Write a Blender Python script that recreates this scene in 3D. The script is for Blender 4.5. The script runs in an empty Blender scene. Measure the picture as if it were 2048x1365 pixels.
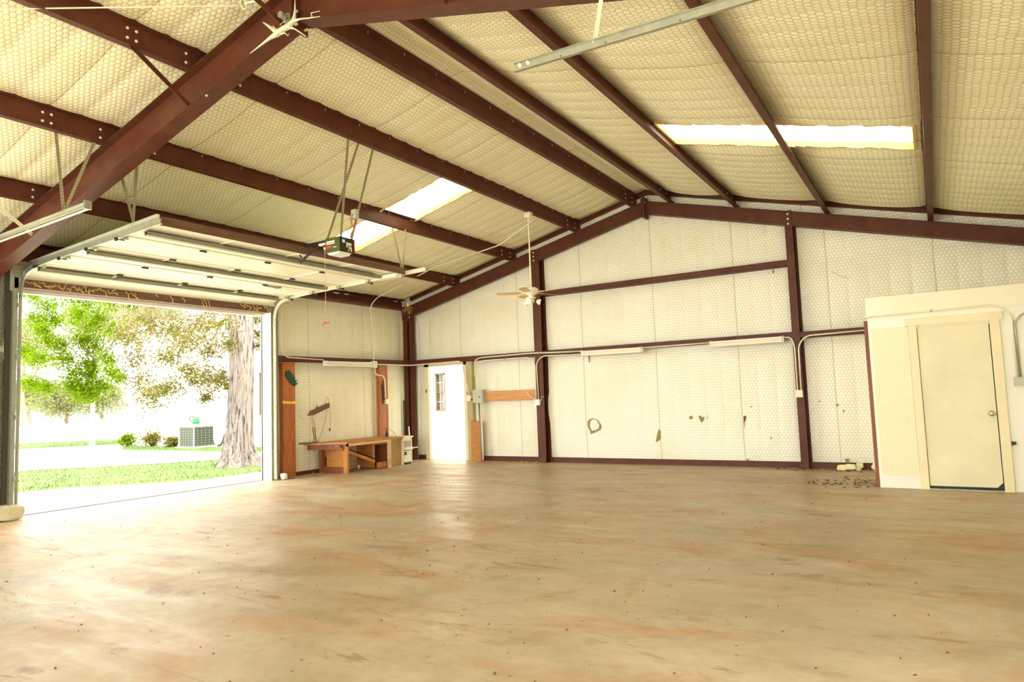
import bpy, math, random
from mathutils import Vector, Matrix
random.seed(7)
C = bpy.context.scene.collection
SC = bpy.context.scene

# ------------------------------------------------------------ camera
YAW, PITCH, ROLL = 0.55526878, 0.08180137, -0.03600763
CAM = Vector((10.55622878, -12.35267774, 1.36811365))
FPX = 1354.81
def basis():
    cy, sy, cp, sp = math.cos(YAW), math.sin(YAW), math.cos(PITCH), math.sin(PITCH)
    f = Vector((-sy*cp, cy*cp, sp)); r = Vector((cy, sy, 0)); u = r.cross(f)
    cr, sr = math.cos(ROLL), math.sin(ROLL)
    return f, r*cr+u*sr, -r*sr+u*cr
CF, CR, CU = basis()
cam = bpy.data.cameras.new('camera'); camo = bpy.data.objects.new('camera', cam); C.objects.link(camo)
cam.sensor_width = 36; cam.lens = FPX/2048*36; cam.clip_end = 500; cam.clip_start = 0.05
camo.matrix_world = Matrix(((CR.x, CU.x, -CF.x, CAM.x), (CR.y, CU.y, -CF.y, CAM.y), (CR.z, CU.z, -CF.z, CAM.z), (0, 0, 0, 1)))
SC.camera = camo
AX = {'x': Vector((1, 0, 0)), 'y': Vector((0, 1, 0)), 'z': Vector((0, 0, 1))}
def P(px, py, ax, val):
    """point of the building's plane ax=val seen at a photo position (for measuring the photo)"""
    d = CF + CR*((px-1024)/FPX) + CU*((682.5-py)/FPX)
    n = AX[ax]; t = (val - n.dot(CAM))/n.dot(d)
    return CAM + d*t

# ------------------------------------------------------------ light
w = bpy.data.worlds.new('sky'); SC.world = w; w.use_nodes = True
bg = w.node_tree.nodes['Background']; bg.inputs[0].default_value = (1.0, 0.995, 0.93, 1); bg.inputs[1].default_value = 3.2
sun = bpy.data.lights.new('sun', 'SUN'); sun.energy = 3.0; sun.angle = 0.01; sun.color = (1, 0.93, 0.80)
suno = bpy.data.objects.new('sun', sun); C.objects.link(suno); suno.location = (8, -6, 30)
suno.rotation_euler = Vector((0.34, -0.30, 1)).to_track_quat('Z', 'Y').to_euler()
SC.view_settings.view_transform = 'Standard'; SC.view_settings.look = 'None'
SC.view_settings.gamma = 1; SC.view_settings.use_curve_mapping = False
SC.view_settings.exposure = 1.32
SC.cycles.max_bounces = 14; SC.cycles.diffuse_bounces = 8; SC.cycles.transmission_bounces = 6
SC.cycles.sample_clamp_indirect = 8

# ------------------------------------------------------------ helpers
WORLD = {}
class MB:
    def __init__(s): s.v = []; s.f = []
    def quad(s, a, b, c, d):
        n = len(s.v); s.v += [Vector(a), Vector(b), Vector(c), Vector(d)]; s.f.append((n, n+1, n+2, n+3)); return s
    def poly(s, pts):
        n = len(s.v); s.v += [Vector(p) for p in pts]; s.f.append(tuple(range(n, n+len(pts)))); return s
    def box(s, x0, x1, y0, y1, z0, z1):
        n = len(s.v)
        s.v += [Vector(p) for p in ((x0,y0,z0),(x1,y0,z0),(x1,y1,z0),(x0,y1,z0),(x0,y0,z1),(x1,y0,z1),(x1,y1,z1),(x0,y1,z1))]
        s.f += [tuple(n+i for i in q) for q in ((0,3,2,1),(4,5,6,7),(0,1,5,4),(1,2,6,5),(2,3,7,6),(3,0,4,7))]; return s
    def obox(s, o, ex, ey, ez):
        """box with corner o and edge vectors ex,ey,ez"""
        o, ex, ey, ez = map(Vector, (o, ex, ey, ez)); n = len(s.v)
        s.v += [o, o+ex, o+ex+ey, o+ey, o+ez, o+ex+ez, o+ex+ey+ez, o+ey+ez]
        s.f += [tuple(n+i for i in q) for q in ((0,3,2,1),(4,5,6,7),(0,1,5,4),(1,2,6,5),(2,3,7,6),(3,0,4,7))]; return s
    def bar(s, a, b, w_, t_, up=(0, 0, 1)):
        a, b = Vector(a), Vector(b); d = (b-a); up = Vector(up)
        sx = d.cross(up)
        if sx.length < 1e-6: sx = d.cross(Vector((1, 0, 0)))
        sx = sx.normalized(); sy = sx.cross(d).normalized()
        return s.obox(a-sx*w_/2-sy*t_/2, d, sx*w_, sy*t_)
    def prism(s, prof, o, d, u, v):
        """closed 2-D outline prof swept from o along d; profile axes u,v"""
        o, d, u, v = map(Vector, (o, d, u, v)); n = len(s.v); k = len(prof)
        for e in (0, 1):
            for (a, b) in prof: s.v.append(o + d*e + u*a + v*b)
        for i in range(k): j = (i+1) % k; s.f.append((n+i, n+j, n+k+j, n+k+i))
        s.f.append(tuple(n+i for i in reversed(range(k)))); s.f.append(tuple(n+k+i for i in range(k))); return s
    def tube(s, pts, r, seg=8, cap=True):
        pts = [Vector(p) for p in pts]; rings = []
        rs = r if isinstance(r, (list, tuple)) else [r]*len(pts)
        ref = None
        for i, p in enumerate(pts):
            t = (pts[min(i+1, len(pts)-1)] - pts[max(i-1, 0)]).normalized()
            if ref is None:
                ref = t.cross(Vector((0, 0, 1)))
                if ref.length < .01: ref = t.cross(Vector((1, 0, 0)))
            ref = (ref - t*ref.dot(t)).normalized(); b = t.cross(ref); n = len(s.v)
            for k in range(seg):
                a = 2*math.pi*k/seg; s.v.append(p + (ref*math.cos(a)+b*math.sin(a))*rs[i])
            rings.append(n)
        for i in range(len(rings)-1):
            for k in range(seg):
                k2 = (k+1) % seg; s.f.append((rings[i]+k, rings[i]+k2, rings[i+1]+k2, rings[i+1]+k))
        if cap:
            s.f.append(tuple(rings[0]+k for k in reversed(range(seg)))); s.f.append(tuple(rings[-1]+k for k in range(seg)))
        return s
    def lathe(s, prof, c, seg=20, ax=(0, 0, 1)):
        c = Vector(c); ax = Vector(ax).normalized(); u = ax.orthogonal().normalized(); v = ax.cross(u); n = len(s.v)
        for (r, h) in prof:
            for k in range(seg):
                a = 2*math.pi*k/seg; s.v.append(c+ax*h+(u*math.cos(a)+v*math.sin(a))*r)
        for i in range(len(prof)-1):
            for k in range(seg):
                k2 = (k+1) % seg; s.f.append((n+i*seg+k, n+i*seg+k2, n+(i+1)*seg+k2, n+(i+1)*seg+k))
        s.f.append(tuple(n+k for k in reversed(range(seg)))); s.f.append(tuple(n+(len(prof)-1)*seg+k for k in range(seg))); return s
    def cyl(s, c, r, h, ax=(0, 0, 1), seg=12): return s.lathe([(r, 0), (r, h)], c, seg, ax)
def mesh(name, mb, mat, off=(0, 0, 0), smooth=False, recalc=True):
    off = Vector(off); me = bpy.data.meshes.new(name)
    me.from_pydata([tuple(v-off) for v in mb.v], [], mb.f)
    if smooth:
        for p in me.polygons: p.use_smooth = True
    me.materials.append(mat); me.update()
    o = bpy.data.objects.new(name, me); C.objects.link(o); return o
def meta(o, label=None, cat=None, group=None, kind=None):
    if label: o['label'] = label
    if cat: o['category'] = cat
    if group: o['group'] = group
    if kind: o['kind'] = kind
    return o
def thing(name, label, cat, loc, group=None, kind=None):
    o = bpy.data.objects.new(name, None); C.objects.link(o); o.location = loc; o.empty_display_size = .1
    WORLD[o] = Vector(loc); return meta(o, label, cat, group, kind)
def part(name, mb, mat, parent, label=None, smooth=False, kind=None):
    o = mesh(name, mb, mat, WORLD[parent], smooth); o.parent = parent; WORLD[o] = WORLD[parent]
    return meta(o, label, kind=kind)
def one(name, mb, mat, label, cat, group=None, smooth=False, kind=None, origin=None):
    if origin is None:
        xs = [v.x for v in mb.v]; ys = [v.y for v in mb.v]; zs = [v.z for v in mb.v]
        origin = Vector(((min(xs)+max(xs))/2, (min(ys)+max(ys))/2, min(zs)))
    o = mesh(name, mb, mat, origin, smooth); o.location = origin; WORLD[o] = Vector(origin)
    return meta(o, label, cat, group, kind)
def struct(name, mb, mat, label=None, smooth=False):
    o = mesh(name, mb, mat, (0, 0, 0), smooth); WORLD[o] = Vector((0, 0, 0)); return meta(o, label, None, None, 'structure')
def arc(a, b, c, r, n=6):
    """points rounding corner b between a and c with radius r"""
    a, b, c = map(Vector, (a, b, c)); p = b+(a-b).normalized()*r; q = b+(c-b).normalized()*r
    return [(p*(1-t)+b*t)*(1-t)+(b*(1-t)+q*t)*t for t in [i/n for i in range(n+1)]]
def route(pts, r):
    pts = [Vector(p) for p in pts]; out = [pts[0]]
    for i in range(1, len(pts)-1):
        rr = min(r, (pts[i]-pts[i-1]).length*.48, (pts[i+1]-pts[i]).length*.48)
        out += arc(pts[i-1], pts[i], pts[i+1], rr)
    return out+[pts[-1]]

# ------------------------------------------------------------ materials
class N:
    def __init__(s, name):
        s.m = bpy.data.materials.new(name); s.m.use_nodes = True; s.t = s.m.node_tree
        s.b = s.t.nodes['Principled BSDF']; s.out = s.t.nodes['Material Output']
    def n(s, typ, ins=None, **kw):
        x = s.t.nodes.new(typ)
        for k, v in kw.items(): setattr(x, k, v)
        for k, v in (ins or {}).items():
            if hasattr(v, 'links') or isinstance(v, bpy.types.NodeSocket): s.t.links.new(v, x.inputs[k])
            else: x.inputs[k].default_value = v
        return x
    def math(s, op, a, b=0.0, clamp=False):
        x = s.n('ShaderNodeMath', {0: a, 1: b}, operation=op); x.use_clamp = clamp; return x.outputs[0]
    def coord(s, scale=(1, 1, 1)):
        tc = s.n('ShaderNodeTexCoord'); return s.n('ShaderNodeMapping', {0: tc.outputs['Object'], 3: scale}).outputs[0]
    def noise(s, scale, detail=4, vec=None, rough=.5, dist=0):
        x = s.n('ShaderNodeTexNoise', {'Scale': scale, 'Detail': detail, 'Roughness': rough, 'Distortion': dist})
        s.t.links.new(vec if vec is not None else s.coord(), x.inputs['Vector']); return x.outputs[0]
    def ramp(s, fac, stops):
        x = s.n('ShaderNodeValToRGB', {0: fac}); e = x.color_ramp.elements
        while len(e) < len(stops): e.new(.5)
        for i, (p, c) in enumerate(stops):
            e[i].position = p; e[i].color = (c if len(c) == 4 else (*c, 1)) if isinstance(c, tuple) else (c, c, c, 1)
        return x.outputs[0]
    def mix(s, fac, a, b, mode='MIX'):
        x = s.n('ShaderNodeMix', data_type='RGBA', blend_type=mode)
        for i, v in ((0, fac), (6, a), (7, b)):
            if isinstance(v, bpy.types.NodeSocket): s.t.links.new(v, x.inputs[i])
            else: x.inputs[i].default_value = v if i == 0 else (*v, 1)
        return x.outputs[2]
    def bump(s, h, strength=.5, dist=.01, normal=None):
        x = s.n('ShaderNodeBump', {'Strength': strength, 'Distance': dist, 'Height': h})
        if normal is not None: s.t.links.new(normal, x.inputs['Normal'])
        s.t.links.new(x.outputs[0], s.b.inputs['Normal']); return x.outputs[0]
    def base(s, c, rough=.6, metal=0, spec=None):
        if isinstance(c, bpy.types.NodeSocket): s.t.links.new(c, s.b.inputs['Base Color'])
        else: s.b.inputs['Base Color'].default_value = (*c, 1)
        if isinstance(rough, bpy.types.NodeSocket): s.t.links.new(rough, s.b.inputs['Roughness'])
        else: s.b.inputs['Roughness'].default_value = rough
        s.b.inputs['Metallic'].default_value = metal
        if spec is not None: s.b.inputs['Specular IOR Level'].default_value = spec
        return s.m
def simple(name, c, rough=.6, metal=0, var=.18, scale=9, bump=0.0, spec=None):
    k = N(name); f = k.noise(scale, 5)
    col = k.mix(f, tuple(x*(1-var) for x in c), tuple(min(1, x*(1+var)) for x in c))
    if bump: k.bump(k.noise(scale*4, 4), bump, .01)
    return k.base(col, rough, metal, spec)

def hexmat(name, plane, base, line, stain, wf=.30):
    """white vinyl faced batt behind hexagonal wire netting; plane = axes of the sheet"""
    k = N(name); tc = k.n('ShaderNodeTexCoord').outputs['Object']; sp = k.n('ShaderNodeSeparateXYZ', {0: tc})
    X, Y, Z = sp.outputs
    wob = k.noise(2.3, 2, tc)
    w1 = k.math('MULTIPLY', k.math('SUBTRACT', wob, .5), .035)
    if plane == 'roof': a, b = k.math('DIVIDE', Y, .0508), k.math('DIVIDE', k.math('ADD', X, w1), .0647)
    elif plane == 'xz': a, b = k.math('DIVIDE', k.math('ADD', X, w1), .057), k.math('DIVIDE', Z, .0587)
    else: a, b = k.math('DIVIDE', k.math('ADD', Y, w1), .057), k.math('DIVIDE', Z, .0587)
    p = k.n('ShaderNodeCombineXYZ', {0: a, 1: b}).outputs[0]
    h = (.5, .8660254, 1)
    def wrap(v): return k.n('ShaderNodeVectorMath', {0: v, 1: h, 2: tuple(-q for q in h)}, operation='WRAP').outputs[0]
    A = wrap(p); B = wrap(k.n('ShaderNodeVectorMath', {0: p, 1: (.5, .8660254, 0)}, operation='SUBTRACT').outputs[0])
    ln = lambda v: k.n('ShaderNodeVectorMath', {0: v}, operation='LENGTH').outputs['Value']
    sel = k.math('LESS_THAN', ln(A), ln(B))
    mx = k.n('ShaderNodeMix', data_type='VECTOR'); k.t.links.new(sel, mx.inputs[0]); k.t.links.new(B, mx.inputs[4]); k.t.links.new(A, mx.inputs[5])
    g = k.n('ShaderNodeVectorMath', {0: mx.outputs[1]}, operation='ABSOLUTE').outputs[0]
    d1 = k.n('ShaderNodeVectorMath', {0: g, 1: (.5, .8660254, 0)}, operation='DOT_PRODUCT').outputs['Value']
    d2 = k.n('ShaderNodeSeparateXYZ', {0: g}).outputs[0]
    e = k.math('SUBTRACT', .5, k.math('MAXIMUM', d1, d2))          # 0 at the wire .. .5 at the middle
    wire = k.ramp(e, [(0, 1.0), (.045, 1.0), (.10, 0.0)])
    pil = k.math('POWER', k.math('MULTIPLY', e, 2.0, True), .45)
    seamax = Y if plane in ('roof', 'yz') else X
    rib = k.math('PINGPONG', seamax, .7625)
    seam = k.ramp(rib, [(0, 1.0), (.006, 1.0), (.012, 0.0)])
    st = k.noise(.9, 6, tc, .62, .6)
    st2 = k.noise(5.0, 5, tc, .7)
    col = k.mix(k.ramp(st, [(.45, 0.0), (.75, .55)]), base, stain)
    col = k.mix(k.ramp(st2, [(.62, 0.0), (.8, .45)]), col, tuple(q*.82 for q in stain))
    col = k.mix(k.math('MULTIPLY', wire, wf), col, line)
    col = k.mix(k.math('MULTIPLY', seam, .5), col, line)
    nb = k.bump(pil, .60, .007)
    return k.base(col, .42, 0, .45)
CREAM = (.86, .83, .66)
M_roof = hexmat('quilted_roof_insulation', 'roof', (.93, .91, .66), (.26, .22, .08), (.80, .72, .42), .46)
M_wx = hexmat('quilted_wall_insulation_x', 'xz', (.94, .935, .81), (.38, .33, .15), (.86, .81, .56), .36)
M_wy = hexmat('quilted_wall_insulation_y', 'yz', (.91, .88, .68), (.36, .30, .14), (.78, .69, .42), .40)

def redsteel():
    k = N('red_oxide_primed_steel'); f = k.noise(3.5, 6, rough=.7); g = k.noise(40, 3)
    col = k.mix(k.ramp(f, [(.35, 0.0), (.7, 1.0)]), (.078, .0195, .0085), (.125, .038, .017))
    col = k.mix(k.ramp(g, [(.66, 0.0), (.78, .35)]), col, (.17, .08, .045))
    k.bump(g, .12, .004); return k.base(col, .48, 0, .28)
M_red = redsteel()
M_shell = simple('white_steel_sheet', (.8, .8, .76), .5)
M_galv = simple('galvanised_steel', (.42, .43, .35), .38, .75, .25, 14)
M_galvd = simple('dull_galvanised_strut', (.27, .26, .17), .5, .35, .25, 12)
M_bolt = simple('zinc_bolt', (.85, .80, .66), .35, .3)
M_cond = simple('cream_painted_conduit', (.80, .76, .60), .38, 0, .08)
M_cream = simple('cream_enamel', (.84, .79, .60), .4, 0, .05)
M_white = simple('white_paint', (.86, .84, .76), .5, 0, .05)
M_greybox = simple('grey_green_box_paint', (.50, .53, .43), .45, 0, .05)
M_black = simple('black_plastic', (.02, .02, .015), .45)
M_doorw = simple('garage_door_white_skin', (.84, .82, .66), .35, 0, .06, 2.5)
M_tubeglass = simple('unlit_fluorescent_glass', (.92, .91, .84), .15, 0, .02)
M_redp = simple('red_plastic', (.75, .06, .03), .4)
M_rope = simple('pull_cord', (.75, .35, .2), .8)
M_green = simple('dark_green_paint', (.006, .055, .025), .45, 0, .3)
M_ygreen = simple('opener_green_cover', (.075, .095, .018), .4, 0, .15)
M_yellow = simple('yellow_strap', (.85, .56, .10), .6)
M_lampbrown = simple('brown_enamel', (.16, .075, .035), .4, 0, .2)
M_stone = simple('rough_limestone', (.62, .55, .36), .9, 0, .3, 9, .9)
M_nest = simple('dry_straw', (.42, .28, .10), .9, 0, .4, 30)
M_web = simple('dusty_cobweb', (.66, .58, .46), .9, 0, .3, 20)
def wood(name, a, b, axis=2):
    k = N(name); sc = [9, 9, 9]; sc[axis] = .9
    v = k.coord(tuple(sc)); f = k.noise(2.2, 7, v, .65, 1.6); g = k.noise(.9, 3, v)
    col = k.mix(k.ramp(f, [(.3, 0.0), (.68, 1.0)]), a, b); col = k.mix(k.ramp(g, [(.5, 0.0), (.75, .5)]), col, tuple(q*.55 for q in a))
    k.bump(f, .25, .004); return k.base(col, .55)
M_woodv = wood('reddish_pine_board', (.32, .085, .020), (.52, .18, .045), 2)
M_woody = wood('orange_plywood', (.42, .155, .035), (.62, .28, .08), 1)
M_woodx = wood('orange_pine_rail', (.50, .21, .06), (.72, .38, .13), 0)
M_woodd = wood('dark_stained_wood', (.16, .045, .016), (.30, .095, .03), 2)
M_woodl = wood('pale_worn_wood', (.62, .42, .20), (.80, .62, .36), 1)
M_hdr = wood('weathered_header_board', (.10, .045, .022), (.20, .10, .05), 1)

def concrete():
    k = N('worn_concrete_slab'); tc = k.n('ShaderNodeTexCoord').outputs['Object']
    mp = lambda s, r=0: k.n('ShaderNodeMapping', {0: tc, 2: (0, 0, r), 3: s}).outputs[0]
    big = k.noise(.75, 8, mp((1, 1, 1)), .68, .8)
    strk = k.noise(1.1, 6, mp((.35, 1.9, 1), .5), .66, 1.3)
    fine = k.noise(7, 8, mp((1, 1, 1)), .7)
    orange = k.noise(.62, 8, mp((1, 1.3, 1), .3), .68, 1.0)
    col = k.mix(k.ramp(big, [(.30, 0.0), (.70, 1.0)]), (.29, .225, .13), (.52, .435, .295))
    col = k.mix(k.ramp(strk, [(.42, 0.0), (.66, .6)]), col, (.47, .385, .26))
    col = k.mix(k.ramp(orange, [(.46, 0.0), (.64, .8)]), col, (.38, .205, .075))
    gry = k.noise(1.0, 9, mp((.8, 1.5, 1), -.3), .72, .5)
    col = k.mix(k.ramp(gry, [(.55, 0.0), (.72, .7)]), col, (.165, .15, .085))
    dirt = k.noise(1.6, 9, mp((.55, 2.2, 1), .55), .75, 1.0)
    col = k.mix(k.ramp(dirt, [(.57, 0.0), (.66, .7)]), col, (.21, .095, .032))
    col = k.mix(k.ramp(fine, [(.35, .22), (.6, 0.0)]), col, (.20, .13, .065))
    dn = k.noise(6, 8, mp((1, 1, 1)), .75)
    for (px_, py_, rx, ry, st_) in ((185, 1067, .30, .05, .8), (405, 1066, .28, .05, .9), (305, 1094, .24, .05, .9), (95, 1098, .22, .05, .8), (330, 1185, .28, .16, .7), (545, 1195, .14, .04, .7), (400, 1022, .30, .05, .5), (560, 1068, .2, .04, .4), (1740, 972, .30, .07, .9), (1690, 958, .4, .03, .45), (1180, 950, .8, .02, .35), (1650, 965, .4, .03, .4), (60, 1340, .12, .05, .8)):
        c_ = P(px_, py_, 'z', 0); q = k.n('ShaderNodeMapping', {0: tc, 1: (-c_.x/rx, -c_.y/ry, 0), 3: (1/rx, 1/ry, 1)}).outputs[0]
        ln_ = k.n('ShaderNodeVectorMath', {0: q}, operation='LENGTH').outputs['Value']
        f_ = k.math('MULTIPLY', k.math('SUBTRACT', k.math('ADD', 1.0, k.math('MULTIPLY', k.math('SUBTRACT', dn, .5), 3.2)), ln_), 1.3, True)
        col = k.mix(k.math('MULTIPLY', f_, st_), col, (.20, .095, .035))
    vo = k.n('ShaderNodeTexVoronoi', {'Vector': tc, 'Scale': 5.5, 'Randomness': 1.0}, feature='F1')
    sz = k.noise(2.1, 2, tc)
    spot = k.math('LESS_THAN', vo.outputs['Distance'], k.math('MULTIPLY', k.ramp(sz, [(.5, 0.0), (.75, 1.0)]), .16))
    col = k.mix(k.math('MULTIPLY', spot, .55), col, (.16, .07, .025))
    vo2 = k.n('ShaderNodeTexVoronoi', {'Vector': tc, 'Scale': 1.3, 'Randomness': 1.0}, feature='F1')
    wsp = k.math('LESS_THAN', k.math('ADD', vo2.outputs['Distance'], k.math('MULTIPLY', fine, .06)), .058)
    col = k.mix(k.math('MULTIPLY', wsp, .8), col, (.75, .70, .52))
    rg = k.ramp(strk, [(.3, .30), (.7, .60)])
    k.bump(k.math('ADD', k.math('MULTIPLY', strk, .6), k.math('MULTIPLY', fine, .25)), .22, .02)
    return k.base(col, rg, 0, .38)
M_floor = concrete()

# ------------------------------------------------------------ building dimensions (metres)
W_, Y0, YF = 12.2, -17.0, -8.5          # width, open far end behind the camera, main frame
XR = 6.1
PX = {1: 1.5035, 2: 3.0234, 3: 4.5766, 4: 5.8085, 5: 6.5637, 6: 7.7459, 7: 9.2015, 8: 10.6391}
def zl(x): return 3.5271+.2426*x if x < XR else 6.5672-.256*x    # purlin undersides
DP = .203
def roofz(x): return zl(x)+DP
GY1, GY0, GZ = -4.10, -8.19, 3.08        # garage opening in left wall
SKY = [(1.75, 4.42), (7.78, 10.56)]; SY0, SY1 = -4.25, -3.42

# ------------------------------------------------------------ floor and ground
struct('floor', MB().box(-.02, W_+.1, Y0, .1, -.15, 0), M_floor, 'worn beige concrete slab with orange stains')
struct('trim_6', MB().box(-.10, -.02, GY0, GY1, -.12, .0015), simple('dark_slab_joint', (.05, .03, .015), .95, spec=.05), 'dark joint along the slab edge in the garage doorway')
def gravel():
    k = N('pale_sunlit_ground'); f = k.noise(1.5, 8); col = k.mix(f, (.62, .58, .48), (.78, .74, .64)); return k.base(col, .9)
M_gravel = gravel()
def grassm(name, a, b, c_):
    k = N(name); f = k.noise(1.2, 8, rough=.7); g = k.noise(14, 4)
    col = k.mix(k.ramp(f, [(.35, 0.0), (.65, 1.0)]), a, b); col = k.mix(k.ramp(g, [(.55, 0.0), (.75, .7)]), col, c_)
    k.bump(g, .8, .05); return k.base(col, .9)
M_grass = grassm('shaded_green_lawn', (.05, .11, .012), (.10, .17, .03), (.22, .24, .09))  # dark green also carries the tree shade over the lawn
struct('ground', MB().box(-90, 40, -60, 90, -.5, -.13), M_gravel, 'pale driveway and sunlit yard')  # pale tone also stands for full sunlight on the open ground
one('concrete_apron', MB().box(-1.55, -.03, -9.5, -.6, -.12, -.015), M_gravel, 'pale concrete apron outside the open garage doorway', 'apron', kind='structure')
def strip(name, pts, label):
    # pts: near edge and far edge polylines (world xy); lawn with blades, laid out where tree shade falls
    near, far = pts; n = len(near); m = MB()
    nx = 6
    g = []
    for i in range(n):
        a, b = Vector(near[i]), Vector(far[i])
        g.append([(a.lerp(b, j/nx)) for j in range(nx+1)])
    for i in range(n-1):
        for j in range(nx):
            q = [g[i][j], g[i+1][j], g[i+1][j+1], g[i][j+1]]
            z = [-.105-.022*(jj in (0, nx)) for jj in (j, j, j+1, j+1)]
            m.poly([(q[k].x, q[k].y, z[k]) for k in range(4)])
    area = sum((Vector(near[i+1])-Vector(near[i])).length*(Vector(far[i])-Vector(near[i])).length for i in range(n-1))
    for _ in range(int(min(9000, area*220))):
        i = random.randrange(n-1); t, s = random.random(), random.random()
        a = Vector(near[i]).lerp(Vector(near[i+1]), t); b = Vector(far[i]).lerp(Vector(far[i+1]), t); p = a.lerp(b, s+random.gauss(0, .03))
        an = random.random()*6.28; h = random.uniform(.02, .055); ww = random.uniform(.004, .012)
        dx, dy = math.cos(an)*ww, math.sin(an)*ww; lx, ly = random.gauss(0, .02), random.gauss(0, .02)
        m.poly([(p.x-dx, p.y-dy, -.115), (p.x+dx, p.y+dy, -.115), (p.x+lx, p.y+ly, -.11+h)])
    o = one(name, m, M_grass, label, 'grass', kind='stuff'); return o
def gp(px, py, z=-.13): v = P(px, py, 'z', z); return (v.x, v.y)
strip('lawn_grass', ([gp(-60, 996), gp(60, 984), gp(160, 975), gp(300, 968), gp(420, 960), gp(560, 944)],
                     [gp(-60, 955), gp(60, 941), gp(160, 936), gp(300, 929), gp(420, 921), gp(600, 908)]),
      'broad band of shaded green grass running past the big tree trunk')
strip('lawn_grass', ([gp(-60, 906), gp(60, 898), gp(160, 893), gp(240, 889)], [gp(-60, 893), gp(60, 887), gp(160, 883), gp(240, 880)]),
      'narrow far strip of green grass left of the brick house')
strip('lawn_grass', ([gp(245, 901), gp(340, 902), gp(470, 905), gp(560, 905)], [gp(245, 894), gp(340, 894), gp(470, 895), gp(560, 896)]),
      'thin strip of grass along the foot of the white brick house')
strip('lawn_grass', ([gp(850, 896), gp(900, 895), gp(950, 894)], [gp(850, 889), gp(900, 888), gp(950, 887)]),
      'patch of green grass seen through the open walk door')

# ------------------------------------------------------------ insulated walls
def wall_grid(m, umin, umax, vlo, vhi, holes, place, du=.0508, dv=.12):
    """sheet of batt with vertical pleats; place(u,v,d) -> point, d = bulge"""
    nu = int(round((umax-umin)/du))
    us = sorted(set([umin+(umax-umin)*i/nu for i in range(nu+1)]+[h for q in holes for h in q[:2] if umin < h < umax]))
    for a, b in zip(us, us[1:]):
        if b-a < 1e-6: continue
        mid = (a+b)/2; segs = [(vlo(mid), None)]
        spans = [(vlo, vhi)]
        lo = (lambda u: vlo(u)); cuts = []
        for (h0, h1, g0, g1) in holes:
            if h0-1e-6 <= a and b <= h1+1e-6: cuts.append((g0, g1))
        cuts.sort(); pieces = []; cur = None
        start = vlo
        for g0, g1 in cuts:
            pieces.append((start, (lambda u, g=g0: g))); start = (lambda u, g=g1: g)
        pieces.append((start, vhi))
        for f0, f1 in pieces:
            if f1(mid)-f0(mid) < .005: continue
            nv = max(1, int(round((f1(mid)-f0(mid))/dv)))
            for j in range(nv):
                q = []
                for (u, t) in ((a, j), (b, j), (b, j+1), (a, j+1)):
                    v = f0(u)+(f1(u)-f0(u))*t/nv
                    q.append(place(u, v, bulge(u, v)))
                m.poly(q)
    return m
GIRT = [0.06, 2.24, 3.48]
def bulge(u, v):
    # batts belly out between the girts and are pulled in along every pleat
    d = min(abs(v-g) for g in GIRT)
    b = .045*(1-math.exp(-d/.25)); r = abs(math.sin(math.pi*u/.305))
    return b*(.62+.38*r**.45) + .004*math.sin(u*3.1+v*2.3)
m = MB(); wall_grid(m, 0, W_, lambda u: 0, lambda u: roofz(u)+.075, [(.60, 1.70, -.01, 2.14)], lambda u, v, d: (u, .02-d, v))
wb = struct('wall_back', m, M_wx, 'gable wall of cream quilted insulation under wire netting', smooth=True)
def gable(m, y0, y1):
    m.prism([(-.02, -.1), (.6, -.1), (.6, roofz(.6)+.02), (-.02, roofz(0)+.02)], (0, y0, 0), (0, y1-y0, 0), (1, 0, 0), (0, 0, 1))
    m.prism([(.6, 2.16), (1.7, 2.16), (1.7, roofz(1.7)+.02), (.6, roofz(.6)+.02)], (0, y0, 0), (0, y1-y0, 0), (1, 0, 0), (0, 0, 1))
    m.prism([(1.7, -.1), (W_+.1, -.1), (W_+.1, roofz(W_)+.02), (XR, roofz(XR)+.02), (1.7, roofz(1.7)+.02)], (0, y0, 0), (0, y1-y0, 0), (1, 0, 0), (0, 0, 1))
    return m
part('wall_sheeting', gable(MB(), .05, .09), M_shell, wb)
m = MB(); wall_grid(m, Y0, 0, lambda u: 0, lambda u: roofz(0)+.075, [(GY0, GY1, -.01, GZ), (-13.1, -9.0, -.01, GZ)], lambda u, v, d: (-.02+d, u, v))
wl = struct('wall_left', m, M_wy, 'side wall of cream quilted insulation with garage doorways', smooth=True)
m = MB()
for a, b, z0 in ((GY1, .05, -.1), (GY0, GY1, GZ), (-9.0, GY0, -.1), (-13.1, -9.0, GZ), (Y0, -13.1, -.1)): m.box(-.09, -.05, a, b, z0, roofz(0)+.02)
part('wall_sheeting', m, M_shell, wl)
m = MB(); wall_grid(m, Y0, 0, lambda u: 0, lambda u: roofz(W_), [(-13.1, -8.95, -.01, GZ)], lambda u, v, d: (W_+.02-d, u, v), du=.1, dv=.3)
wr = struct('wall_right', m, M_wy, 'right side wall of quilted insulation', smooth=True)
m = MB()
for a, b, z0 in ((-8.95, .05, -.1), (-13.1, -8.95, GZ), (Y0, -13.1, -.1)): m.box(W_+.05, W_+.09, a, b, z0, roofz(W_)+.02)
part('wall_sheeting', m, M_shell, wr)

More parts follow.
